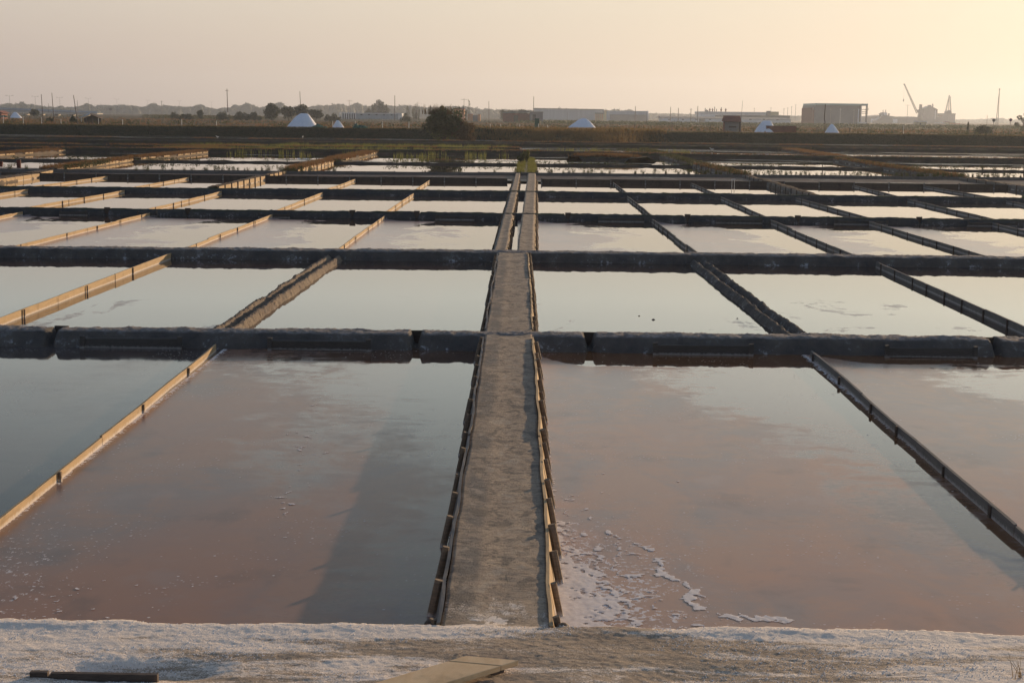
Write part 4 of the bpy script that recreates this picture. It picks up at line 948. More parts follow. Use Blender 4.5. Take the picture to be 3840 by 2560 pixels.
foam(-3.4, -0.40, 7.36, 11.5, lambda x, y: np.maximum(0.75*np.exp(-((y-7.38)/0.10)**2)*(x < -0.9), np.maximum(0.36*np.exp(-((x+2.6)/0.7)**2)*sstep(11, 7.6, y), 0.75*np.exp(-((x+0.43)/0.03)**2))), 'thin white salt foam on the near pan left of the walkway', seed=23)
# ------------------------------------------------------------------ salt heaps, nets, posts, drums
GZ = lambda x, y: float(ground_z(np.array([x]), np.array([y]))[0])
def heap(u0, u1, vt, vb, d, ut0, ut1, lab, cut=None, seed=0):
    w = (u1-u0)*d/F_PX; zb = Z((u0+u1)/2, vb, d); zt = Z((ut0+ut1)/2, vt, d); xc = X((u0+u1)/2, d); x0, x1 = X(u0, d), X(u1, d); t0_, t1_ = X(ut0, d), X(ut1, d)
    nr, na = 18, 64; P_ = []; F_ = []
    for i in range(nr+1):
        q = i/nr
        for k in range(na):
            a = 2*math.pi*k/na
            # blend from the crest segment (q=0) to the foot ellipse (q=1)
            cx0 = (t0_+t1_)/2+(t1_-t0_)/2*math.cos(a); cy0 = (t1_-t0_)*0.12*math.sin(a)
            fx = xc+w/2*math.cos(a); fy = w*0.42*math.sin(a)
            g = q**1.02
            px = cx0+(fx-cx0)*g; py = cy0+(fy-cy0)*g
            n_ = float(fbm(np.array(math.cos(a)*2+q*2.0), np.array(math.sin(a)*2+q*3), seed, 4)); n2_ = float(vnoise(np.array(a*7.0), np.array(q*2.0), seed+5))
            hz = 1-q**(1.28+0.15*math.cos(a*3+seed))
            z = zb-0.3+(zt-zb+0.3)*max(0, hz)+0.06*w*0.25*n_*q*(1-q)*4+0.02*w*0.3*n2_*q
            rr = 1+0.05*n_*q
            P_.append((xc+(px-xc)*rr, d+py*rr, z))
    for i in range(nr):
        for k in range(na): F_.append((i*na+k, (i+1)*na+k, (i+1)*na+(k+1) % na, i*na+(k+1) % na))
    F_.append(tuple(range(na)))
    return tag(obj_from('salt_heap', P_, F_, M['salt'], smooth=True), lab, 'salt heap', 'salt heaps')
heap(1068, 1216, 426, 488, 182.5, 1138, 1162, 'biggest white salt heap with a flat top, left of the big bush', seed=3)
heap(1246, 1306, 451, 484, 182.5, 1270, 1276, 'small white salt heap between two green nets', seed=5)
heap(2098, 2256, 444, 496, 182.5, 2182, 2192, 'white salt heap with a pointed crest, right of the walkway', seed=8)
heap(2818, 2904, 453, 489, 206, 2855, 2880, 'flat-topped white salt heap right of the red-roofed hut', seed=10)
heap(3078, 3137, 465, 494, 206, 3104, 3109, 'small pointed salt heap in front of the grey hangar', seed=12)
heap(56, 101, 421, 437, 330, 72, 78, 'small distant salt heap at far left below the road bridge', seed=14)
M['net'] = simple('green_net', (0.01, 0.12, 0.075), (0.006, 0.07, 0.05), 3, 0.6, 0.8)
def net(u0, u1, vt, vb, d, lab, seed):
    w = (u1-u0)*d/F_PX; xc = X((u0+u1)/2, d); zb = Z((u0+u1)/2, vb, d); h = (vb-vt)*d/F_PX
    def zf(x, y):
        r2 = ((x-xc)/(w/2))**2+((y-d)/(w*0.3))**2
        return zb-0.15+(h+0.15)*np.clip(1-r2, 0, 1)**0.6*(0.75+0.7*fbm(x*1.8, y*1.8, seed, 3))
    V, Fc = grid(np.linspace(xc-w/2, xc+w/2, 40), np.linspace(d-w*0.3, d+w*0.3, 24), zf)
    return tag(obj_from('green_net', V, Fc, M['net'], smooth=True), lab, 'net', 'green nets by the salt heaps')
net(1170, 1240, 462, 484, 179.5, 'green net heaped between the biggest salt heap and the small one', 3)
net(1322, 1392, 461, 485, 179.5, 'green net heaped right of the small salt heap', 5)
net(2282, 2345, 474, 495, 181, 'green net lying right of the pointed salt heap', 9)
net(14, 48, 428, 437, 325, 'small green net at the far left beside the distant salt heap', 12)
M['white'] = simple('white_paint', (0.78, 0.76, 0.70), (0.66, 0.62, 0.55), 6, 0.6)
def post(u, vt, vb, d, r, mat, lab, group, name='fence_post', lean=0.0, cap=False, cat='post'):
    x = X(u, d); zb = GZ(x, d)-0.15; zt = Z(u, vt, d); t_ = MB(); L = lean*(zt-zb)
    t_.tube((0, 0, 0), (L, 0, zt-zb), r, r*0.85, 8, 0.05)
    if cap: t_.box((L, 0, zt-zb-0.03), (r*2.8, r*2.8, 0.06))
    o = t_.build(name, mat); o.location = (x, d, zb); return tag(o, lab, cat, group)
ORD2 = ['first', 'second', 'third', 'fourth', 'fifth', 'sixth', 'seventh']
for q, (u, vt, vb) in enumerate(((31, 434, 448), (105, 437, 455), (173, 440, 446), (245, 446, 459), (474, 448, 460), (694, 448, 453), (823, 453, 459))):
    post(u, vt, vb, 184, 0.05, M['white'], ORD2[q]+' white fence post from the left, standing in dry grass on the bank', 'white fence posts on the left bank')
for q, (u, vt, vb) in enumerate(((1255, 454, 467), (1339, 454, 468), (1440, 456, 470), (1538, 456, 473))):
    post(u, vt, vb, 186, 0.05, M['white'], ORD2[q]+' white fence post on the bank between the salt heaps and the big bush', 'white fence posts left of the big bush')
for q, (u, vt, vb, ln) in enumerate(((1840, 464, 483, 0), (1881, 465, 486, -0.1), (1949, 465, 482, 0), (2019, 464, 481, 0))):
    post(u, vt, vb, 184, 0.05, M['white'], ORD2[q]+' white fence post on the bank between the big bush and the pointed salt heap', 'white fence posts right of the big bush', lean=ln)
post(2058, 468, 481, 184, 0.045, M['white'], 'tilted white fence post nearest the pointed salt heap', None, lean=-0.22)
post(3373, 470, 487, 200, 0.04, M['white'], 'lone thin white post on the bank below the harbour crane', None)
for q, (u, vt) in enumerate(((2267, 468), (2375, 464), (2515, 465), (2658, 468), (3052, 477), (3174, 480), (3303, 480))):
    post(u, vt, 480, 186, 0.06, M['pole'], ORD2[q]+' short dark wooden post from the left on the right half of the bank', 'dark posts on the right bank', 'wooden_post')
M['rust'] = simple('rusted_drum', (0.20, 0.055, 0.035), (0.10, 0.03, 0.022), 5, 0.7, 0.3)
def drum(u, vt, vb, wpx, lab, ln=0.0):
    zb = -0.02; x, y = W(u, vb, zb); h = (vb-vt)*y/F_PX; r = wpx*y/F_PX/2; t0 = empty('rusty_drum', (x, y, zb)); tag(t0, lab, 'drum', 'rusty drums'); t0.rotation_euler = (0, ln, 0)
    b = MB(); b.lathe([(r, -0.05), (r, h*0.33), (r*1.05, h*0.35), (r, h*0.37), (r, h*0.64), (r*1.05, h*0.66), (r, h*0.68), (r, h)], 18); b.build('body', M['rust'], t0)
    b = MB(); b.lathe([(r*1.04, h), (r*1.04, h+0.012), (r*0.9, h+0.012), (r*0.88, h-0.01)], 18); b.build('rim', M['pole'], t0)
drum(71, 600, 626, 16, 'upright rust-red drum on the ridge at far left')
drum(3, 605, 622, 14, 'slightly tilted rust-red drum cut by the left edge of the photo', 0.12)
M['stone'] = simple('dark_stone', (0.05, 0.045, 0.04), (0.09, 0.08, 0.07), 20, 0.8, 0.5)
for q, (u, v, r, lab) in enumerate(((2450, 1199, 0.019, 'larger of two dark stones in the second-row pan right of the walkway'), (2397, 1185, 0.012, 'smaller of two dark stones in the second-row pan right of the walkway'), (2765, 1194, 0.011, 'tiny dark stone near the shaded mud ridge right of the walkway'))):
    x, y = W(u, v, WZ); rg = np.random.default_rng(q); P_ = []; F_ = []
    for i in range(5):
        for k in range(9):
            a = 2*math.pi*k/9; f_ = math.sin(math.pi*(0.08+0.84*i/4)); P_.append((r*1.4*f_*math.cos(a)*rg.uniform(.85, 1.15), r*f_*math.sin(a)*rg.uniform(.85, 1.15), -r*0.7+r*1.5*i/4))
    for i in range(4):
        for k in range(9): F_.append((i*9+k, i*9+(k+1) % 9, (i+1)*9+(k+1) % 9, (i+1)*9+k))
    F_ += [tuple(range(8, -1, -1)), tuple(range(36, 45))]
    o = obj_from('stone', P_, F_, M['stone'], smooth=True); o.location = (x, y, WZ); tag(o, lab, 'stone')
# little white pipe frame by the plank wall
x, y = W(2745, 700, -0.15); t0 = empty('pipe_frame', (x, y-0.3, -0.3)); tag(t0, 'small white pipe frame standing in front of the plank wall', 'pipe frame')
for s_ in (-1, 1): b = MB(); b.tube((s_*0.05, 0, 0), (s_*0.05, 0, 0.45), 0.012); b.build('leg', M['white'], t0)
b = MB(); b.tube((-0.08, 0, 0.45), (0.08, 0, 0.45), 0.02); b.build('bar', M['white'], t0)
# white birds
def bird(x, y, z, lab, s=1.0, group='white birds'):
    b = MB(); P_ = []; F_ = []; rings = [(-0.24, 0.005, 0.02), (-0.16, 0.035, 0.0), (-0.05, 0.07, -0.02), (0.06, 0.075, -0.01), (0.13, 0.045, 0.04), (0.16, 0.028, 0.10), (0.185, 0.035, 0.13), (0.22, 0.022, 0.125), (0.27, 0.004, 0.12)]
    for px, r_, dz in rings:
        for k in range(8): a = 2*math.pi*k/8; P_.append((px*s, r_*math.cos(a)*s, (0.2+dz+r_*math.sin(a))*s))
    for i in range(len(rings)-1):
        for k in range(8): F_.append((i*8+k, i*8+(k+1) % 8, (i+1)*8+(k+1) % 8, (i+1)*8+k))
    b.add(P_, F_)
    for q in (-1, 1): b.tube((0, q*0.02*s, 0), (0, q*0.02*s, 0.15*s), 0.006*s, n=5)
    o = b.build('bird', M['white'], None, True); o.location = (x, y, z); o.rotation_euler = (0, 0, random.uniform(0, 6)); return tag(o, lab, 'bird', group)
for u, v, lab in ((2665, 567, 'white bird standing in the far shallow water at right'), (1143, 512, 'white bird resting on the bank below the biggest salt heap'), (826, 519, 'white bird on the mud flat left of the biggest salt heap')):
    x, y = W(u, v, -0.13); y = min(y, 171); x = X(u, y); bird(x, y, -0.14, lab, 0.85)

# ------------------------------------------------------------------ trees
def tree(name, u, vt, wpx, vb, d, kind, lab, group=None, seed=0, mat='g_tree'):
    rg = np.random.default_rng(seed+int(u)); x = X(u, d); z0 = GZ(x, d)-0.1; h = Z(u, vt, d)-z0; w = wpx*d/F_PX
    t0 = empty(name, (x, d, z0)); tag(t0, lab, 'bush' if name == 'shrub' else 'tree', group)
    ls = max(0.12, w*0.05)
    if kind == 'round':
        n = 46; C = rg.normal(size=(n, 3)); C /= np.linalg.norm(C, axis=1)[:, None]; C *= rg.uniform(0.2, 0.85, n)[:, None]; C = C*np.array([w/2, w/2, h*0.40])+np.array([0, 0, h*0.50])
        V, Fc = leaves(C, 60, np.array([w*0.17, w*0.17, h*0.14]), ls*1.1, rg)
    elif kind == 'spiky':
        n = 22; bx = rg.uniform(-w/2, w/2, n); hh = h*(1-0.45*(np.abs(bx)/(w/2))**1.5)*rg.uniform(0.75, 1.0, n)
        C = []
        for q in range(n):
            for s_ in np.linspace(0.15, 1, 9): C.append((bx[q]*(0.7+0.3*s_), rg.uniform(-w/4, w/4), hh[q]*s_))
        V, Fc = leaves(np.array(C), 16, np.array([w*0.055, w*0.055, h*0.07]), ls*0.8, rg)
    elif kind == 'column':
        C = np.array([(rg.normal(0, w*0.06), rg.normal(0, w*0.06), h*s_) for s_ in np.linspace(0.12, 0.97, 16)])
        R = np.array([[w*0.42*math.sin(math.pi*min(1, 0.18+0.8*s_))**0.7]*2+[h*0.07] for s_ in np.linspace(0.05, 1, 16)])
        V, Fc = leaves(C, 50, R, ls, rg)
    elif kind == 'flat':                               # layered clumps with sky between
        C = np.array([(-0.42, 0, .36), (-0.28, 0, .62), (-0.1, 0, .55), (0.02, 0, .78), (0.15, 0, .92), (0.2, 0, .62), (0.42, 0, .58), (0.4, 0, .8), (-.1, 0, .2), (.3, 0, .25), (0.1, 0, .3)])*np.array([w, 1, h])
        C = np.concatenate([C, C+rg.normal(0, 1, C.shape)*np.array([w*.07, w*.1, h*.05])])
        V, Fc = leaves(C, 90, np.array([w*0.13, w*0.13, h*0.09]), ls*0.7, rg)
    else:                                              # low spreading shrub
        n = 24; C = np.column_stack([rg.uniform(-w/2.3, w/2.3, n), rg.uniform(-w/4, w/4, n), np.zeros(n)]); C[:, 2] = h*rg.uniform(0.2, 0.75, n)*(1-0.7*(np.abs(C[:, 0])/(w/2))**2)
        V, Fc = leaves(C, 46, np.array([w*0.12, w*0.12, h*0.22]), ls, rg)
    V[:, 2] = np.maximum(V[:, 2], 0.02)
    obj_from('crown', V, Fc, M[mat], t0)
    b = MB(); b.tube((0, 0, -0.3), (w*0.02, 0, h*0.45), w*0.035, w*0.02, 8)
    for q in range(5): a = q*1.26; b.tube((w*0.01, 0, h*0.25), (math.cos(a)*w*0.28, math.sin(a)*w*0.2, h*0.62), w*0.022, w*0.008, 6)
    b.build('trunk', M['bark'], t0)
    return t0
TL = [
 ('tree', 147, 404, 38, 434, 420, 'round', 'dark round tree in front of the road bridge at far left'),
 ('tree', 1030, 380, 70, 432, 380, 'round', 'tall dark round tree left of the biggest salt heap'),
 ('tree', 1092, 390, 66, 432, 400, 'round', 'broad dark tree behind the biggest salt heap, its left crown'),
 ('tree', 1140, 387, 70, 432, 410, 'round', 'broad dark tree behind the biggest salt heap, its right crown'),
 ('tree', 1193, 402, 56, 432, 420, 'round', 'lower dark tree just right of the biggest salt heap'),
 ('tree', 1425, 376, 76, 430, 800, 'spiky', 'tall loose feathery tree above the long low white building'),
 ('tree', 1388, 405, 34, 430, 790, 'round', 'small dark tree left of the feathery tree above the low white building'),
 ('tree', 1534, 398, 22, 440, 640, 'column', 'dark upright tree right of the long low white building'),
 ('tree', 1564, 386, 30, 440, 640, 'spiky', 'thin spiky tree left of the big bush'),
 ('tree', 1617, 398, 16, 440, 640, 'column', 'narrow column tree just left of the big bush'),
 ('tree', 1760, 377, 16, 440, 640, 'column', 'tall thin tree rising just right of the big bush'),
 ('tree', 1738, 396, 34, 440, 650, 'spiky', 'ragged tree behind the right side of the big bush'),
 ('shrub', 1526, 422, 44, 445, 430, 'low', 'dark shrub at the right end of the long low white building'),
 ('tree', 1888, 405, 30, 442, 640, 'round', 'small round dark tree left of the dark barns'),
 ('tree', 1915, 411, 40, 442, 640, 'round', 'dark leafy tree beside the left dark barn'),
 ('tree', 1955, 408, 46, 442, 700, 'round', 'dark leafy tree behind the dark barns'),
 ('tree', 3822, 410, 74, 482, 300, 'flat', 'backlit tree with layered clumps at the right edge of the photo'),
 ('shrub', 3666, 464, 74, 486, 240, 'low', 'dark green shrub on the bank below the round signs'),
 ('shrub', 3611, 459, 11, 476, 270, 'column', 'narrow dark shrub shaped like a standing figure, right of the harbour'),
 ('shrub', 290, 427, 28, 450, 240, 'low', 'dark shrub between the leaning pole and the tarp-roofed hut'),
 ('shrub', 204, 436, 30, 450, 260, 'low', 'grey-green shrub between the two upright poles'),
 ('shrub', 668, 412, 34, 430, 390, 'low', 'dark shrub at the meadow edge, left of the round shrub'),
 ('shrub', 712, 424, 60, 431, 390, 'low', 'low wide dark shrub at the meadow edge right of the thin mast'),
 ('shrub', 762, 407, 26, 431, 390, 'round', 'small round dark tree standing up from the hedge line'),
 ('shrub', 850, 414, 52, 431, 390, 'low', 'brownish shrub at the foot of the tall white-based pole'),
 ('shrub', 915, 414, 56, 432, 390, 'low', 'dark shrub right of the tall white-based pole'),
 ('shrub', 960, 416, 60, 433, 390, 'low', 'dark shrub left of the tall round tree'),
 ('shrub', 1255, 420, 60, 433, 390, 'low', 'rounded green shrub left of the low white building'),
]
for q, (nm, u, vt, wp, vb, d, kd, lab) in enumerate(TL):
    tree(nm, u, vt, wp, vb, d, kd, lab, None, seed=q, mat='g_tree')
# distant wood: one mass
PR = [(-150, 395), (0, 397), (35, 392), (58, 384), (75, 392), (100, 380), (112, 390), (130, 390), (190, 398), (230, 402), (245, 396), (275, 402), (300, 400), (330, 396), (345, 386), (372, 400), (385, 392), (430, 394), (480, 391), (520, 396), (545, 402), (572, 394), (590, 382), (606, 394), (650, 396), (700, 400), (735, 400), (770, 390), (785, 402), (830, 405), (885, 402), (895, 392), (915, 396), (932, 386), (955, 392), (985, 405), (1060, 384), (1080, 398), (1165, 402), (1190, 396), (1230, 395), (1285, 388), (1312, 400), (1345, 386), (1368, 396), (1460, 394), (1520, 394), (1570, 400), (1640, 402), (1700, 396), (1760, 400), (1810, 408), (1900, 410), (2005, 412)]
Vs, Fs = [], []; off = 0
rg = np.random.default_rng(91)
def blob(x, y, z, r, hh, rg):
    """displaced dome plus loose leaf cards"""
    na, nr = 9, 6; P_ = []
    sd = rg.integers(0, 999)
    a, q = np.meshgrid(np.linspace(0, 2*np.pi, na, endpoint=False), np.linspace(0, 1, nr))
    rr = np.sin(q*np.pi/2*1.15)*(1+0.35*(_hash((a*10).astype(int), (q*10).astype(int), int(sd))-0.5)); zz = np.cos(q*np.pi/2*1.15)
    V = np.stack([x+r*rr*np.cos(a), y+r*rr*np.sin(a), z+hh*zz], -1).reshape(-1, 3); F_ = []
    for i in range(nr-1):
        for k in range(na): F_.append((i*na+k, (i+1)*na+k, (i+1)*na+(k+1) % na, i*na+(k+1) % na))
    return V, np.array(F_)
def wood(prof, d0, d1, z0, lab, mat, step=9, rmin=3.0, card=0.8):
    global RNG
    Vs, Fs = [], []; off = 0; us = np.arange(prof[0][0], prof[-1][0], step)
    C = []
    for u in us:
        for row in range(2):
            uu = u+rg.uniform(-step, step)*0.6; d = rg.uniform(d0, d1) if row else d0*rg.uniform(0.98, 1.05)
            vt = float(np.interp(uu, [p[0] for p in prof], [p[1] for p in prof]))
            zt = Z(uu, vt, d)-(rg.uniform(0, 1.5) if row else rg.uniform(0, 4)*0.7); x = X(uu, d)
            r = rmin*rg.uniform(0.8, 1.7); hh = max(2.0, zt-z0)*0.55
            V, Fc = blob(x, d, zt-hh, r, hh, rg); Vs.append(V); Fs.append(Fc+off); off += len(V)
            V, Fc = blob(x+rg.uniform(-2, 2), d-1, z0, r*1.3, (zt-z0)*0.75, rg); Vs.append(V); Fs.append(Fc+off); off += len(V)
            C.append((x, d-r*0.4, zt-hh*0.6, r, hh))
    C = np.array(C); V, Fc = leaves(C[:, :3], 34, np.column_stack([C[:, 3]*1.1, C[:, 3]*0.9, C[:, 4]*0.75]), card, rg); Vs.append(V); Fs.append(Fc+off)
    return stuff('wood', np.concatenate(Vs), np.concatenate(Fs), M[mat], lab, 'wood')
wood(PR, 1500, 1750, 1.0, 'distant bluish wood along the horizon on the left half of the photo', 'g_far', 8)
wood([(2080, 408), (2095, 402), (2110, 410), (2150, 408), (2170, 410), (2200, 411), (2290, 412), (2300, 408), (2330, 411), (2345, 409), (2370, 414)], 1700, 1800, 1.0, 'few distant tree crowns above the roof of the long pale warehouse', 'g_far', 14, 3)
wood([(2424, 424), (2500, 424), (2590, 426), (2640, 424), (2900, 432), (2960, 434), (3040, 434)], 2000, 2200, 1.0, 'hazy distant wood behind the factory and beside the hangar', 'g_far', 10, 5)
wood([(3215, 434), (3300, 438), (3450, 440), (3560, 452), (3590, 446), (3620, 449), (3680, 446), (3730, 440), (3745, 449), (3800, 448), (3990, 450)], 2500, 2800, 1.0, 'pale hazy hills of trees behind the harbour at far right', 'g_far', 10, 7, 1.4)
P = np.column_stack([RNG.uniform(560, 1000, 420), RNG.uniform(430, 640, 420)]); P = np.column_stack([(P[:, 0]-VX)*P[:, 1]/F_PX, P[:, 1]]); 
V, Fc = leaves(p3(P, 1.0), 14, np.array([2.0, 1.5, 0.7]), 0.4); stuff('hedge', V, Fc, M['g_marsh'], 'green hedge line crossing the meadow on the left', 'hedge')
u_ = RNG.uniform(1950, 3840, 900); d_ = RNG.uniform(420, 600, 900); P = np.column_stack([(u_-VX)*d_/F_PX, d_])
V, Fc = leaves(p3(P, 0.9), 12, np.array([2.0, 1.5, 0.5]), 0.4); stuff('hedge', V, Fc, M['g_dark'], 'dark scrub line in front of the warehouses on the right', 'hedge')

# ------------------------------------------------------------------ buildings
M['pale'] = simple('pale_cladding', (0.40, 0.46, 0.50), (0.34, 0.40, 0.44), 0.1, 0.6, stretch=(6, 6, 0.3))
M['whitewall'] = simple('white_wall', (0.90, 0.90, 0.90), (0.82, 0.82, 0.82), 0.3, 0.8)
M['greyroof'] = simple('grey_roof', (0.16, 0.16, 0.16), (0.20, 0.20, 0.19), 0.2, 0.8)
M['greywall'] = simple('grey_wall', (0.22, 0.215, 0.21), (0.26, 0.25, 0.24), 0.2, 0.85)
M['teal'] = simple('pale_green_roof', (0.35, 0.50, 0.47), (0.30, 0.45, 0.43), 0.2, 0.5)
M['brick'] = simple('red_brown_wall', (0.26, 0.10, 0.07), (0.20, 0.08, 0.06), 0.8, 0.9)
M['orange'] = simple('orange_wall', (0.68, 0.33, 0.16), (0.60, 0.28, 0.14), 0.5, 0.9)
M['steel'] = simple('grey_steel', (0.18, 0.19, 0.20), (0.14, 0.15, 0.16), 0.5, 0.5, metal=0.3)
M['glass'] = simple('dark_glass', (0.03, 0.035, 0.04), None, 1, 0.15, spec=0.6)
M['yellow'] = simple('pale_yellow_wall', (0.60, 0.50, 0.28), (0.55, 0.46, 0.26), 0.4, 0.8)
M['tarp'] = simple('blue_white_tarp', (0.55, 0.64, 0.70), (0.42, 0.52, 0.60), 2, 0.6, 0.3)
M['concrete'] = simple('concrete', (0.55, 0.50, 0.43), (0.46, 0.42, 0.37), 0.4, 0.85)
M['red'] = simple('red_paint', (0.40, 0.06, 0.04), (0.30, 0.05, 0.04), 2, 0.6)
M['blue'] = simple('dark_blue_paint', (0.04, 0.05, 0.14), None, 2, 0.6)
M['green'] = simple('green_paint', (0.02, 0.22, 0.06), (0.015, 0.17, 0.05), 2, 0.5)

class Bld:
    """a building whose front face is placed by its corners; parts are boxes and prisms in metres, x along the front, y into depth"""
    def __init__(s, name, lab, u0, u1, d, cat, group=None):
        s.u0, s.d = u0, d; s.x0 = X(u0, d); s.w = X(u1, d)-s.x0; s.zb = GZ(s.x0, d)-0.4
        s.t = empty(name, (s.x0, d, s.zb)); tag(s.t, lab, cat, group)
    def hz(s, v, u=None): return Z(s.u0 if u is None else u, v, s.d)-s.zb
    def lx(s, u): return X(u, s.d)-s.x0
    def box(s, name, mat, x0, x1, y0, y1, z0, z1, parent=None):
        b = MB(); b.box(((x0+x1)/2, (y0+y1)/2, (z0+z1)/2), (abs(x1-x0), abs(y1-y0), abs(z1-z0))); return b.build(name, M[mat], parent or s.t)
    def cyl(s, name, mat, x, y, z0, z1, r, n=12):
        b = MB(); b.tube((x, y, z0), (x, y, z1), r, r, n); return b.build(name, M[mat], s.t)
# road bridge
B = Bld('road_bridge', 'long low road bridge with a sunlit concrete edge at far left', -60, 380, 620, 'bridge')
zt0, zt1 = B.hz(408, -60), B.hz(428, 380); L = B.w
def beam(name, mat, za0, za1, zb0, zb1, y0, y1, lx0=0.0, lx1=None):
    lx1 = L if lx1 is None else lx1; P_ = [(lx0, y0, za0), (lx1, y0, zb0), (lx1, y1, zb0), (lx0, y1, za0), (lx0, y0, za1), (lx1, y0, zb1), (lx1, y1, zb1), (lx0, y1, za1)]
    return obj_from(name, P_, [(0, 3, 2, 1), (4, 5, 6, 7), (0, 1, 5, 4), (1, 2, 6, 5), (2, 3, 7, 6), (3, 0, 4, 7)], M[mat], B.t)
def vz(v, u): return Z(u, v, 620)-B.zb
beam('deck', 'concrete', vz(419, -60), vz(409.5, -60), vz(429, 380), vz(425.5, 380), 0, 9)
beam('rail', 'brick', vz(409.5, -60), vz(408, -60), vz(425.5, 380), vz(424.7, 380), 0.6, 0.9)
beam('barrier', 'pale', vz(408, -60), vz(401, -60), vz(424.7, 380), vz(418.5, 380), 1.2, 1.4)
for u in (-20, 57, 103, 160, 218, 275, 330): B.box('pier', 'concrete', B.lx(u)-0.5, B.lx(u)+0.5, 1, 8, 0, vz(430-5*(1-u/380.), u))
# hut with a tarp roof
B = Bld('hut', 'open dark hut with a blue and white tarp roof, left part of the bank', 320, 390, 235, 'hut')
w = B.w; zr = B.hz(427); ze = B.hz(443)
b = MB(); b.add([(-0.2, -0.6, ze+0.05), (w*0.52, -0.6, zr), (w*0.30, 2.2, zr+0.15), (-0.35, 2.2, ze+0.2), (-0.2, -0.6, ze), (w*0.52, -0.6, zr-0.05), (w*0.30, 2.2, zr+0.1), (-0.35, 2.2, ze+0.15)], [(0, 1, 2, 3), (7, 6, 5, 4), (0, 4, 5, 1), (1, 5, 6, 2), (2, 6, 7, 3), (3, 7, 4, 0)]); b.build('tarp_roof', M['tarp'], B.t)
b = MB(); b.add([(w*0.52, -0.6, zr), (w*1.0, -0.6, ze+0.1), (w*1.0, 2.2, ze+0.25), (w*0.30, 2.2, zr+0.15), (w*0.52, -0.6, zr-0.06), (w*1.0, -0.6, ze+0.04), (w*1.0, 2.2, ze+0.19), (w*0.30, 2.2, zr+0.09)], [(0, 1, 2, 3), (7, 6, 5, 4), (0, 4, 5, 1), (1, 5, 6, 2), (2, 6, 7, 3), (3, 7, 4, 0)]); b.build('roof', M['dark_wood'], B.t)
b = MB(); b.prism([(0.1, 0), (w*0.95, 0), (w*0.95, ze), (w*0.52, zr-0.1), (0.1, ze)], 1.2, 1.25); b.build('back_wall', M['dark_wood'], B.t)
for q in (0.05, 0.33, 0.66, 0.96):
    b = MB(); b.tube((w*q, -0.4, 0), (w*q, -0.4, ze+0.05), 0.05); b.build('post', M['white'] if q in (0.05, 0.96) else M['pole'], B.t)
B = Bld('shed', 'dark red-brown shed at the left edge below the road bridge', -30, 24, 330, 'shed')
B.box('wall', 'brick', 0, B.w, 0, 4, 0, B.hz(420)); b = MB(); b.prism([(-0.3, B.hz(421)), (B.w+0.6, B.hz(424)), (B.w*0.8, B.hz(415)), (0, B.hz(414))], -0.3, 4.3); b.build('roof', M['brick'], B.t)
# long low white building
B = Bld('low_building', 'long low white flat-roofed building with columns, left of the big bush', 1279, 1512, 620, 'building')
B.box('roof', 'whitewall', 0, B.w, -0.6, 9, B.hz(425.5), B.hz(423)); B.box('wall', 'pale', B.w*0.27, B.w*0.93, 0, 8, 0, B.hz(426)); B.box('wall', 'greywall', 0.8, B.w*0.27, 3, 8, 0, B.hz(426))
for q in range(8): B.box('column', 'whitewall', B.w*(0.005+0.036*q), B.w*(0.005+0.036*q)+0.3, -0.4, -0.1, 0, B.hz(425.6))
B.box('end_wall', 'whitewall', B.w*0.935, B.w*1.0, 0.2, 8, 0, B.hz(425.6))
for q in range(5): B.box('window', 'glass', B.w*(0.34+0.12*q), B.w*(0.37+0.12*q), -0.03, 0.05, B.hz(431), B.hz(428))
B = Bld('house', 'orange sunlit house showing above the big bush', 1707, 1744, 560, 'house')
B.box('wall', 'orange', 0, B.w, 0, 5, 0, B.hz(410)); b = MB(); b.prism([(-0.3, B.hz(410)), (B.w+0.3, B.hz(411)), (B.w*0.95, B.hz(406)), (0.3, B.hz(406))], -0.3, 5.3); b.build('roof', M['brick'], B.t)
for q in (0.15, 0.45, 0.75): f = B.box('window', 'glass', B.w*q, B.w*(q+0.12), -0.04, 0.04, B.hz(418), B.hz(413)); 
B = Bld('house', 'small pink house with a flat roof right of the big bush', 1756, 1803, 560, 'house')
B.box('wall', 'orange', 0, B.w*0.40, 0, 4, 0, B.hz(429)); B.box('roof', 'brick', -0.1, B.w*0.43, -0.2, 4.2, B.hz(429), B.hz(427.5)); B.box('wall', 'greywall', B.w*0.40, B.w*0.78, 0.5, 4, 0, B.hz(432)); B.box('wall', 'orange', B.w*0.78, B.w, 0, 4, 0, B.hz(429))
# dark barns
B = Bld('barn', 'dark barn with a shallow gabled roof behind the bank, right of the big bush', 1886, 1988, 520, 'barn')
B.box('wall', 'brick', 0, B.w, 0, 8, 0, B.hz(425)); b = MB(); b.prism([(-0.4, B.hz(425)), (B.w+0.3, B.hz(421)), (B.w*0.95, B.hz(416)), (B.w*0.35, B.hz(417)), (0, B.hz(423))], -0.4, 8.4); b.build('roof', M['greyroof'], B.t); B.box('door', 'dark_wood', B.w*0.4, B.w*0.55, -0.05, 0.05, 0, B.hz(432))
B = Bld('barn', 'dark green-grey box-shaped barn against the long pale warehouse', 1986, 2035, 515, 'barn')
B.box('wall', 'greywall', 0, B.w, 0, 8, 0, B.hz(421.5)); B.box('roof', 'greyroof', -0.15, B.w+0.15, -0.2, 8.2, B.hz(421.5), B.hz(419.5)); B.box('door', 'glass', B.w*0.2, B.w*0.45, -0.04, 0.05, 0, B.hz(430))
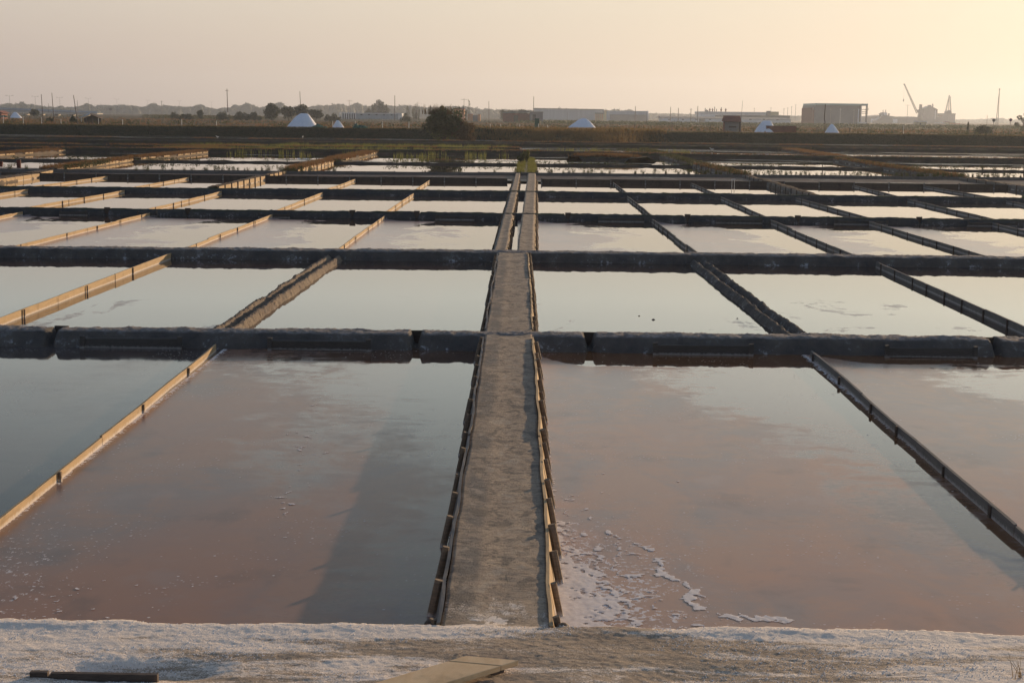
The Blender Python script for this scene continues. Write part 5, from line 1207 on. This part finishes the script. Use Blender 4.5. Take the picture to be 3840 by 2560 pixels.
# warehouses
B = Bld('warehouse', 'long pale blue-grey warehouse behind the pointed salt heap', 2003, 2284, 1000, 'warehouse')
h0, h1 = B.hz(409), B.hz(413.5, 2262)
P_ = [(0, 0, 0), (B.lx(2260), 0, 0), (B.lx(2260), 50, 0), (0, 50, 0), (0, 0, h0), (B.lx(2260), 0, h1), (B.lx(2260), 50, h1), (0, 50, h0)]
obj_from('wall', P_, [(0, 3, 2, 1), (4, 5, 6, 7), (0, 1, 5, 4), (1, 2, 6, 5), (2, 3, 7, 6), (3, 0, 4, 7)], M['pale'], B.t)
P_ = [(-0.5, -0.5, h0), (B.lx(2260)+.3, -0.5, h1), (B.lx(2260)+.3, 50, h1), (-0.5, 50, h0), (-0.5, -0.5, h0+0.5), (B.lx(2260)+.3, -0.5, h1+0.5), (B.lx(2260)+.3, 50, h1+0.5), (-0.5, 50, h0+0.5)]
obj_from('roof_edge', P_, [(0, 3, 2, 1), (4, 5, 6, 7), (0, 1, 5, 4), (1, 2, 6, 5), (2, 3, 7, 6), (3, 0, 4, 7)], M['greyroof'], B.t)
B.box('end_wall', 'yellow', B.lx(2261), B.lx(2284), -1.5, 20, 0, B.hz(413)); B.box('end_roof', 'brick', B.lx(2260), B.lx(2285), -1.8, 20.3, B.hz(413), B.hz(412))
B.box('downpipe', 'greyroof', B.lx(2125), B.lx(2126), -0.2, 0, 0, B.hz(420))
B = Bld('warehouse', 'second pale warehouse with a grey lower wall and a sunlit white right end', 2284, 2427, 950, 'warehouse')
B.box('wall', 'pale', 0, B.lx(2423), 4, 40, 0, B.hz(416)); B.box('wall', 'greywall', 0, B.lx(2418), 0, 3.8, 0, B.hz(431)); B.box('roof', 'greyroof', -0.2, B.lx(2419), -0.3, 3.9, B.hz(431), B.hz(429.8)); B.box('end_wall', 'whitewall', B.lx(2423), B.lx(2427), 3, 40, 0, B.hz(415.5))
B = Bld('pavilion', 'small sunlit building with orange columns in front of the long warehouse', 2230, 2260, 900, 'building')
B.box('wall', 'orange', 0, B.w, 1.2, 5, 0, B.hz(427)); B.box('roof', 'greyroof', -0.3, B.w+0.3, -0.4, 5.3, B.hz(427), B.hz(423.5))
for q in range(5): B.box('column', 'yellow', B.w*(0.02+0.225*q), B.w*(0.02+0.225*q)+0.5, -0.2, 0.3, 0, B.hz(427))
B = Bld('long_shed', 'very long low white-walled shed with grey roof, behind the red-roofed hut', 2472, 2955, 760, 'building')
B.box('wall', 'whitewall', B.lx(2480), B.lx(2953), 0, 22, 0, B.hz(441))
P_ = [(0, -0.6, B.hz(441)), (B.w+0.4, -0.6, B.hz(448, 2955)), (B.w+0.4, 11, B.hz(443, 2955)), (0, 11, B.hz(435)), (0, 22.6, B.hz(441)), (B.w+0.4, 22.6, B.hz(448, 2955))]
obj_from('roof', P_, [(0, 1, 2, 3), (3, 2, 5, 4), (0, 3, 4), (1, 5, 2), (0, 4, 5, 1)], M['greyroof'], B.t)
B.box('door', 'greywall', B.lx(2613), B.lx(2636), -0.06, 0.06, 0, B.hz(445, 2620))
for q in range(9): B.box('window', 'glass', B.lx(2500+q*50)-0.0, B.lx(2500+q*50)+1.1, -0.05, 0.05, B.hz(450, 2500+q*50), B.hz(447, 2500+q*50))
B = Bld('factory', 'grey-roofed factory hall with a dark box and pale yellow box on its roof', 2700, 2950, 800, 'factory')
B.box('wall', 'greyroof', 0, B.w, 0, 30, 0, B.hz(431)); B.box('penthouse', 'greyroof', B.lx(2871), B.lx(2880), 2, 8, B.hz(431), B.hz(415)); B.box('penthouse', 'yellow', B.lx(2880.5), B.lx(2912), 3, 10, B.hz(431), B.hz(417.5))
B = Bld('factory', 'white-roofed factory hall with round ventilators, behind the long low shed', 2620, 2872, 950, 'factory')
B.box('wall', 'whitewall', 0, B.w, 0, 30, 0, B.hz(426)); B.box('roof', 'pale', -0.4, B.w+0.3, -0.4, 30.4, B.hz(426), B.hz(419))
for u, s_ in ((2655, 1), (2665, 0.9), (2697, 1.1), (2714, 1.0)):
    b = MB(); b.lathe([(0.35*s_, 0), (0.35*s_, 0.7), (0.6*s_, 1.0), (0.6*s_, 1.3), (0.3*s_, 1.7), (0.2*s_, 2.1), (0.05, 2.2)], 12, (B.lx(u), 3, B.hz(419))); b.build('ventilator', M['brick'], B.t)
for u, v in ((2640, 406), (2645, 411), (2675, 401), (2682, 409), (2700, 403)): B.cyl('chimney', 'steel', B.lx(u), 6, B.hz(420), B.hz(v), 0.25)
B.box('tank', 'greyroof', B.lx(2640), B.lx(2650), 3, 6, B.hz(419), B.hz(414))
B = Bld('hut', 'small hut with a dark red roof and pale wall on the bank at right', 2706, 2770, 225, 'hut')
w = B.w; B.box('wall', 'greywall', 0.12, w-0.12, 0, 1.8, 0, B.hz(456)); b = MB(); b.add([(-0.08, -0.35, B.hz(456)), (w+0.05, -0.35, B.hz(457)), (w-0.02, 0.9, B.hz(435)), (0.02, 0.9, B.hz(434)), (w+0.05, 2.1, B.hz(457)), (-0.08, 2.1, B.hz(456))], [(0, 1, 2, 3), (3, 2, 4, 5), (0, 3, 5), (1, 4, 2), (0, 5, 4, 1)]); b.build('roof', M['brick'], B.t)
B.box('side_panel', 'brick', -0.06, 0.10, -0.25, 0.3, 0, B.hz(458)); B.box('side_panel', 'dark_wood', w-0.3, w-0.02, -0.3, 0.4, 0, B.hz(457)); B.box('sill', 'dark_wood', 0.75, w-0.7, -0.05, 0.0, B.hz(478), B.hz(472))
B = Bld('wall', 'low dark wall on the bank right of the flat-topped salt heap', 2864, 2976, 205, 'wall')
B.box('wall_body', 'brick', 0, B.w, 0, 0.35, 0, B.hz(472)); B.box('coping', 'dark_wood', -0.03, B.w+0.03, -0.03, 0.38, B.hz(472), B.hz(471))
# bin by the posts
B = Bld('bin', 'dark green box-shaped bin on the meadow left of the pointed salt heap', 2005, 2021, 235, 'bin')
B.box('body', 'net', 0, B.w, 0, 0.6, 0, B.hz(447)); B.box('lid', 'net', -0.03, B.w+0.03, -0.03, 0.63, B.hz(447), B.hz(444.5))
# big grey hangar
B = Bld('hangar', 'big grey hangar with a pale green roof edge and an open frame at its right', 3036, 3236, 700, 'hangar')
h = B.hz(396); B.box('wall', 'greywall', 0.6, B.lx(3212), 0, 30, 0, h); B.box('roof', 'teal', B.lx(3043), B.lx(3236), -0.6, 30.6, h, h+0.9); B.box('side_wall', 'brick', 0.0, 0.58, 0.5, 29, 0, B.hz(405))
B.box('corner_column', 'whitewall', B.lx(3200), B.lx(3203.5), -1.0, -0.4, 0, B.hz(408)); B.box('corner_column', 'dark_wood', B.lx(3206), B.lx(3210), -0.6, -0.05, 0, h); B.box('corner_column', 'whitewall', B.lx(3211), B.lx(3213.5), -0.5, 0.3, 0, h)
for u in (3231, 3235): B.cyl('frame_column', 'steel', B.lx(u), 0, 0, h, 0.22)
for v in (410, 418, 424): B.box('frame_beam', 'steel', B.lx(3213), B.lx(3235), -0.1, 0.1, B.hz(v)-0.12, B.hz(v)+0.12)
def antenna(u, v, lab):
    x = X(u, 690); z = Z(u, v, 690); B2_ = MB()
for u, sgn in ((3040, -1), (3226, 1)):
    b = MB(); xx = B.lx(u); z1 = B.hz(411); b.tube((xx, -0.5, z1), (xx+sgn*(1.6 if sgn > 0 else 1.1), -0.5, z1), 0.12)
    for q in (0.6, 1.5): b.tube((xx+sgn*q, -0.5, z1), (xx+sgn*q, -0.5, z1+0.9), 0.08)
    b.build('bracket', M['steel'], B.t)
# harbour
B = Bld('harbour_shed', 'low pale harbour shed with a curved roof behind the hangar', 3238, 3500, 1300, 'building')
ar = [(0, 0), (B.w, 0), (B.w, B.hz(450, 3500))]+[(B.lx(u), B.hz(v, u)) for u, v in ((3480, 447), (3440, 441), (3400, 438), (3340, 438), (3300, 432), (3250, 438))]+[(0, B.hz(438))]
b = MB(); b.prism(ar, 0, 40); b.build('wall', M['greywall'], B.t)
for u0, u1 in ((3250, 3285), (3328, 3348)): B.box('gable', 'whitewall', B.lx(u0), B.lx(u1), -0.3, 0, 0, B.hz(446, u0))
B = Bld('ship', 'grey ship superstructure with masts and funnels behind the harbour shed', 3268, 3332, 1250, 'ship')
b = MB(); b.prism([(0, 0), (B.w, 0), (B.w, B.hz(448)), (B.w*0.75, B.hz(437)), (B.w*0.62, B.hz(430)), (B.w*0.58, B.hz(422)), (B.w*0.45, B.hz(422)), (B.w*0.4, B.hz(432)), (B.w*0.2, B.hz(444)), (0, B.hz(452))], 0, 12); b.build('hull', M['steel'], B.t)
B.box('bridge_deck', 'whitewall', B.w*0.45, B.w*0.63, -0.5, 8, B.hz(432), B.hz(423))
for u, v in ((3297, 413), (3307, 412)): B.cyl('mast', 'steel', B.lx(u), 3, 0, B.hz(v), 0.3)
for u in (3287, 3320): b = MB(); b.lathe([(0.6, 0), (0.6, B.hz(430)), (1.0, B.hz(429)), (1.0, B.hz(426))], 10, (B.lx(u), 4, 0)); b.build('funnel', M['steel'], B.t)
def lattice(name, mat, p0, p1, wd, parent, n=16, r=0.13):
    """four-chord lattice boom"""
    b = MB(); p0, p1 = Vector(p0), Vector(p1); d = (p1-p0).normalized(); a = Vector((0, 1, 0)); c = d.cross(a).normalized()
    cs = [a*wd/2+c*wd/2, -a*wd/2+c*wd/2, -a*wd/2-c*wd/2, a*wd/2-c*wd/2]
    for q in cs: b.tube(p0+q, p1+q*0.5, r, r*0.8, 5)
    for k in range(n):
        t0_, t1_ = k/n, (k+1)/n
        for i in range(4): b.tube(p0.lerp(p1, t0_)+cs[i]*(1-t0_*0.5), p0.lerp(p1, t1_)+cs[(i+1) % 4]*(1-t1_*0.5), r*0.5, r*0.5, 4)
    return b.build(name, M[mat], parent)
B = Bld('harbour_crane', 'harbour crane with a long boom rising to the left above the port', 3420, 3438, 1300, 'crane')
b = MB(); b.prism([(0.2, 0), (B.w*0.95, 0), (B.w*0.95, B.hz(393)), (B.w*0.55, B.hz(393)), (B.w*0.5, B.hz(412)), (0, B.hz(413)), (0, B.hz(418)), (B.w*0.4, B.hz(424))], 0, 3); b.build('tower', M['steel'], B.t)
lattice('boom', 'steel', (0.5, 1.5, B.hz(425)), (B.lx(3370), 1.5, B.hz(322)), 1.3, B.t, 22, 0.2)
b = MB(); b.box((B.lx(3369), 1.5, B.hz(321)), (1.3, 1.0, 1.0)); b.build('boom_head', M['steel'], B.t)
b = MB(); b.tube((B.lx(3369), 1.5, B.hz(323)), (B.lx(3369), 1.5, B.hz(378)), 0.05, n=4); b.build('cable', M['steel'], B.t)
b = MB(); b.lathe([(0.1, 0), (0.5, 0.5), (0.5, 1.6), (0.15, 2.6)], 8, (B.lx(3369), 1.5, B.hz(384))); b.build('hook', M['steel'], B.t)
B = Bld('silo', 'tall hazy grain silo with a pitched roof in the harbour', 3441, 3497, 1400, 'silo')
w = B.w; b = MB(); b.prism([(0.6, 0), (w*0.83, 0), (w*0.83, B.hz(411)), (w*0.46, B.hz(400)), (0.6, B.hz(410))], 0, 14); b.build('body', M['greywall'], B.t)
B.box('stair_tower', 'greywall', w*0.86, w*0.98, 0.5, 10, 0, B.hz(412)); B.box('column', 'whitewall', w*0.80, w*0.84, -0.4, -0.02, 0, B.hz(414)); b = MB(); b.prism([(0.2, B.hz(411)), (w*0.46, B.hz(400)), (w*0.98, B.hz(412)), (w*0.98, B.hz(411)), (w*0.46, B.hz(398.5)), (0.2, B.hz(409.5))], -0.4, 14.4); b.build('roof', M['steel'], B.t)
B.box('headhouse', 'steel', w*0.42, w*0.6, 3, 7, B.hz(400), B.hz(395)); B.box('elevator', 'steel', w*0.68, w*0.73, 3, 5, B.hz(404), B.hz(390.5)); B.box('low_block', 'greywall', w*0.95, w*1.5, 0, 12, 0, B.hz(440))
B = Bld('port_block', 'hazy square port building under the twin-boom crane', 3507, 3562, 1450, 'building')
B.box('wall', 'greywall', 0, B.w, 0, 15, 0, B.hz(428)); B.box('roof', 'steel', -0.3, B.w+0.3, -0.3, 15.3, B.hz(428), B.hz(426)); B.box('low_roof', 'brick', -3, B.w*0.1, -2, 4, B.hz(436), B.hz(434))
B = Bld('harbour_crane', 'second harbour crane with two converging booms above the square port building', 3523, 3546, 1420, 'crane')
lattice('boom', 'steel', (0.5, 0, B.hz(424)), (B.lx(3535), 0, B.hz(363)), 1.0, B.t, 12, 0.16); lattice('boom', 'steel', (B.w-0.5, 0, B.hz(424)), (B.lx(3539), 0, B.hz(368)), 1.0, B.t, 12, 0.16)
b = MB(); b.tube((B.lx(3535), 0, 0), (B.lx(3535.5), 0, B.hz(368)), 0.3, 0.25, 6); b.build('mast', M['steel'], B.t)
for u, v in ((3535.5, 362), (3539, 367)): b = MB(); b.box((B.lx(u), 0, B.hz(v)), (0.9, 0.9, 1.1)); b.build('boom_head', M['steel'], B.t)
b = MB(); b.prism([(0, B.hz(427)), (B.w, B.hz(427)), (B.w*0.9, B.hz(417)), (B.w*0.6, B.hz(414)), (B.w*0.3, B.hz(416)), (B.w*0.05, B.hz(420))], -2, 3); b.build('cabin', M['steel'], B.t)
for q, (u0, u1, vt, m1, m2, lab) in enumerate([(3495, 3525, 461, 'orange', 'whitewall', 'first bright little harbour building below the silo, white and orange'), (3527, 3542, 456, 'yellow', 'brick', 'second bright little harbour building, pale yellow, under the twin-boom crane'), (3542, 3565, 457, 'orange', 'concrete', 'third bright little harbour building, orange, right of the twin-boom crane'), (3566, 3580, 463, 'yellow', 'red', 'last and smallest bright harbour building at the right end of the port'), (3420, 3458, 454, 'yellow', 'whitewall', 'small sunlit kiosk with a flat canopy in front of the silo'), (3215, 3233, 459, 'concrete', 'whitewall', 'small white shed with a sunlit end at the foot of the hangar frame')]):
    B = Bld('small_building', lab, u0, u1, 1000 if q < 4 else 640, 'building', 'bright little harbour buildings' if q < 4 else None)
    B.box('wall', m1, B.w*0.06, B.w*0.94, 0, 5, 0, B.hz(vt+3)); B.box('roof', m2, 0, B.w, -0.5, 5.5, B.hz(vt+3), B.hz(vt)); B.box('door', 'glass', B.w*0.3, B.w*0.45, -0.04, 0.04, 0, B.hz(vt+8))

# ------------------------------------------------------------------ poles, lamps, signs
def pole(name, u, vt, d, r, lab, mat='pole', ub=None, cross=0.0, cat='pole', group=None, base=None, crooked=False):
    x = X(ub if ub is not None else u, d); z0 = GZ(x, d)-0.2; h = Z(u, vt, d)-z0; dx = X(u, d)-x
    t0 = empty(name, (x, d, z0)); tag(t0, lab, cat, group)
    b = MB()
    if crooked:
        pts = [(0, 0, 0), (r*0.6, 0, h*0.45), (-r*1.2, 0, h*0.55), (dx, 0, h)]
        for a_, c_ in zip(pts[:-1], pts[1:]): b.tube(a_, c_, r, r*0.9, 8)
    else: b.tube((0, 0, 0), (dx, 0, h), r, r*0.7, 8)
    b.build('shaft', M[mat], t0)
    if cross: b = MB(); b.box((dx, 0, h-0.5), (cross, 0.1, 0.1)); b.build('crossarm', M[mat], t0)
    if base: b = MB(); b.tube((0, 0, 0), (dx*0.25, 0, h*base), r*1.15, r*1.1, 8); b.build('painted_base', M['white'], t0)
    return t0
pole('wooden_pole', 175, 356, 195, 0.055, 'leaning dark wooden pole, leftmost of the three on the left bank', ub=179.5)
pole('wooden_pole', 214.5, 351, 195, 0.05, 'straight dark wooden pole, middle one of the three on the left bank', ub=220)
pole('wooden_pole', 294.5, 359, 195, 0.06, 'most tilted dark wooden pole, right of the three on the left bank', ub=309)
pole('utility_pole', 864, 336, 420, 0.13, 'tall thin utility pole with a white base above the meadow at left', ub=866, cross=0.9, base=0.25)
pole('utility_pole', 1134, 346, 460, 0.11, 'tall thin utility pole behind the biggest salt heap', ub=1138)
pole('utility_pole', 1485.5, 360, 500, 0.13, 'plain utility pole above the long low white building')
pole('utility_pole', 1834, 381, 420, 0.08, 'thin pole standing between the big bush and the dark barns', ub=1835)
pole('utility_pole', 2000, 364, 520, 0.12, 'tall thin utility pole above the dark barns')
pole('flagpole', 2773, 379, 222, 0.028, 'thin leaning flagpole beside the red-roofed hut', ub=2768, mat='steel')
pole('gnarled_pole', 3079.5, 393, 200, 0.065, 'thick dark crooked pole in front of the grey hangar', ub=3080, mat='dark_wood', crooked=True)
pole('white_pole', 3136, 407, 560, 0.09, 'white lamp pole in front of the middle of the grey hangar', mat='white', cross=0.8, cat='pole')
pole('white_pole', 3100, 407, 560, 0.06, 'faint grey pole in front of the left half of the grey hangar', mat='concrete', cross=0.8)
pole('white_pole', 3186.5, 410, 560, 0.08, 'thin pale pole in front of the right half of the grey hangar', mat='concrete', cross=0.6)
for u, v, lab in ((2377, 400, 'dark pole above the second pale warehouse'), (2507.5, 402, 'dark pole left of the factory, first of a close pair'), (2536.5, 406, 'dark pole left of the factory, second of a close pair'), (2608, 399, 'dark pole just left of the factory hall'), (2583, 408, 'short pole left of the factory hall with a small cross arm')):
    pole('utility_pole', u, v, 740, 0.2, lab, cross=0.0 if v != 408 else 1.4)
for u, v, lab in ((2817, 406, 'first distant lamp mast from the left behind the factory roof'), (2879, 404, 'distant lamp mast above the dark rooftop box'), (2927, 407, 'distant lamp mast right of the pale yellow rooftop box'), (2941, 404, 'thin distant mast left of the hangar, in a row of lamp masts'), (2955, 400, 'tallest distant lamp mast left of the grey hangar'), (2970, 393, 'tall thin mast with a side arm left of the hangar'), (3018, 407, 'last distant lamp mast just left of the grey hangar')):
    pole('lamp_mast', u, v, 1100, 0.16, lab, mat='steel', cross=2.0, cat='lamp mast')
pole('lamp_mast', 3384, 394, 1100, 0.16, 'lamp mast below the boom of the harbour crane', mat='steel', cross=4.0, cat='lamp mast')
pole('lamp_mast', 1317, 376, 640, 0.12, 'lamp mast with a flat head above the low white building', mat='concrete', cross=2.6, cat='lamp mast')
pole('lamp_mast', 1571, 384, 640, 0.09, 'faint lamp mast beside the spiky tree', mat='concrete', cross=1.6, cat='lamp mast')
pole('lamp_mast', 1742, 371, 640, 0.11, 'lamp mast with a forked head above the orange house', mat='steel', cross=2.8, cat='lamp mast')
pole('utility_pole', 3680, 433, 420, 0.07, 'short thin pole behind the shrub on the bank at far right', mat='steel')
pole('utility_pole', 200, 389, 600, 0.1, 'thin utility pole behind the bridge between the upright wooden poles', mat='steel')
pole('utility_pole', 308, 378, 600, 0.12, 'thin utility pole behind the bridge right of the most tilted pole', mat='steel')
pole('utility_pole', 621, 379, 700, 0.16, 'distant dark pole with a small arm above the wood at left', mat='steel', cross=1.4)
def street_lamp(u, v, wpx, d, lab):
    x = X(u, d); z0 = GZ(x, d)-0.2; h = Z(u, v, d)-z0; w = wpx*d/F_PX/2; t0 = empty('street_lamp', (x, d, z0)); tag(t0, lab, 'street lamp', 'double street lamps along the road')
    b = MB(); b.tube((0, 0, 0), (0, 0, h), 0.10, 0.05, 6); b.build('post', M['steel'], t0)
    b = MB(); b.tube((0, 0, h-0.3), (-w, 0, h), 0.035, n=5); b.tube((0, 0, h-0.3), (w, 0, h), 0.035, n=5); b.build('arms', M['steel'], t0)
    for s_ in (-1, 1): b = MB(); b.box((s_*w, 0, h), (w*0.45, 0.25, 0.16)); b.build('lamp_head', M['steel'], t0)
NM = ['first', 'second', 'third', 'fourth', 'fifth', 'sixth', 'seventh', 'eighth']
for q, (u, v, wp) in enumerate(((57, 360, 24), (152, 363, 21), (243, 367, 20), (349, 370, 19), (455, 373, 16), (569, 377, 14), (687, 380, 12), (805, 384, 11))):
    street_lamp(u, v, wp, 640+q*75, '%s double-armed street lamp from the left along the distant road' % NM[q])
def round_sign(u, v, vb, d, rpx, face, lab):
    x = X(u, d); z0 = GZ(x, d)-0.2; zc = Z(u, v, d)-z0; r = rpx*d/F_PX; t0 = empty('road_sign', (x, d, z0)); tag(t0, lab, 'road sign')
    b = MB(); b.tube((0, 0, 0), (0, 0, zc), 0.035); b.build('post', M['steel'], t0)
    for nm, r0, y0, m_ in (('rim', r, -0.05, 'red' if face == 'blue' else 'steel'), ('face', r*0.84, -0.075, face)):
        b = MB(); b.tube((0, y0-0.01, zc), (0, y0+0.012, zc), r0, r0, 24); b.build(nm, M[m_], t0)
round_sign(3705, 451, 478, 200, 6.2, 'steel', 'round grey road sign on a post, left of the leaning mast')
round_sign(3767, 450, 480, 200, 5.8, 'blue', 'round dark blue and red road sign on a post at far right')
d = 520; x = X(3716, d); t0 = empty('mast', (x, d, 0.3)); tag(t0, 'tall slender two-legged mast between the round road signs', 'mast'); h = Z(3720, 338, d)-0.3
for xb in (X(3713, d)-x, X(3721, d)-x): b = MB(); b.tube((xb, 0, 0), (X(3719.5, d)-x, 0, h), 0.11, 0.07, 6); b.build('leg', M['steel'], t0)
b = MB(); b.box((X(3719.5, d)-x, 0, h), (0.5, 0.3, 0.3)); b.build('head', M['steel'], t0)
d = 700; x = X(430, d); t0 = empty('road_sign', (x, d, 0.3)); tag(t0, 'small dark square road sign on a post beside the distant road', 'road sign')
b = MB(); b.box((0, 0, Z(430, 411, d)-0.3), (1.5, 0.1, 1.0)); b.build('panel', M['greyroof'], t0)
for s_ in (-0.6, 0.7): b = MB(); b.tube((s_, 0.08, 0), (s_, 0.08, Z(430, 408, d)-0.3), 0.05); b.build('post', M['steel'], t0)
# green board at the right edge
yb = W(3836, 640, -0.15)[1]; x = X(3828, yb); t0 = empty('sign_board', (x, yb, -0.2)); tag(t0, 'bright green board on a dark post cut by the right edge of the photo', 'sign')
zt = Z(3830, 515, yb)+0.2; zb = Z(3830, 561, yb)+0.2
b = MB(); b.box((0.42, -0.04, (zt+zb)/2), (0.78, 0.04, zt-zb)); b.build('panel', M['green'], t0)
b = MB(); b.tube((0, 0, 0), (0, 0, zt), 0.035); b.build('post', M['dark_wood'], t0)

# ------------------------------------------------------------------ haze
hz = NT('haze_air')
for n in list(hz.t.nodes):
    if n != hz.out: hz.t.nodes.remove(n)
pv = hz.t.nodes.new('ShaderNodeVolumePrincipled'); pv.inputs['Color'].default_value = (0.76, 0.85, 1.0, 1); pv.inputs['Density'].default_value = 0.00026; pv.inputs['Anisotropy'].default_value = 0.45
hz.L(pv.outputs[0], hz.out.inputs['Volume'])
b = MB(); b.box((0, 1420, 34), (4400, 2960, 72)); o = b.build('haze', hz.m); tag(o, kind='stuff')
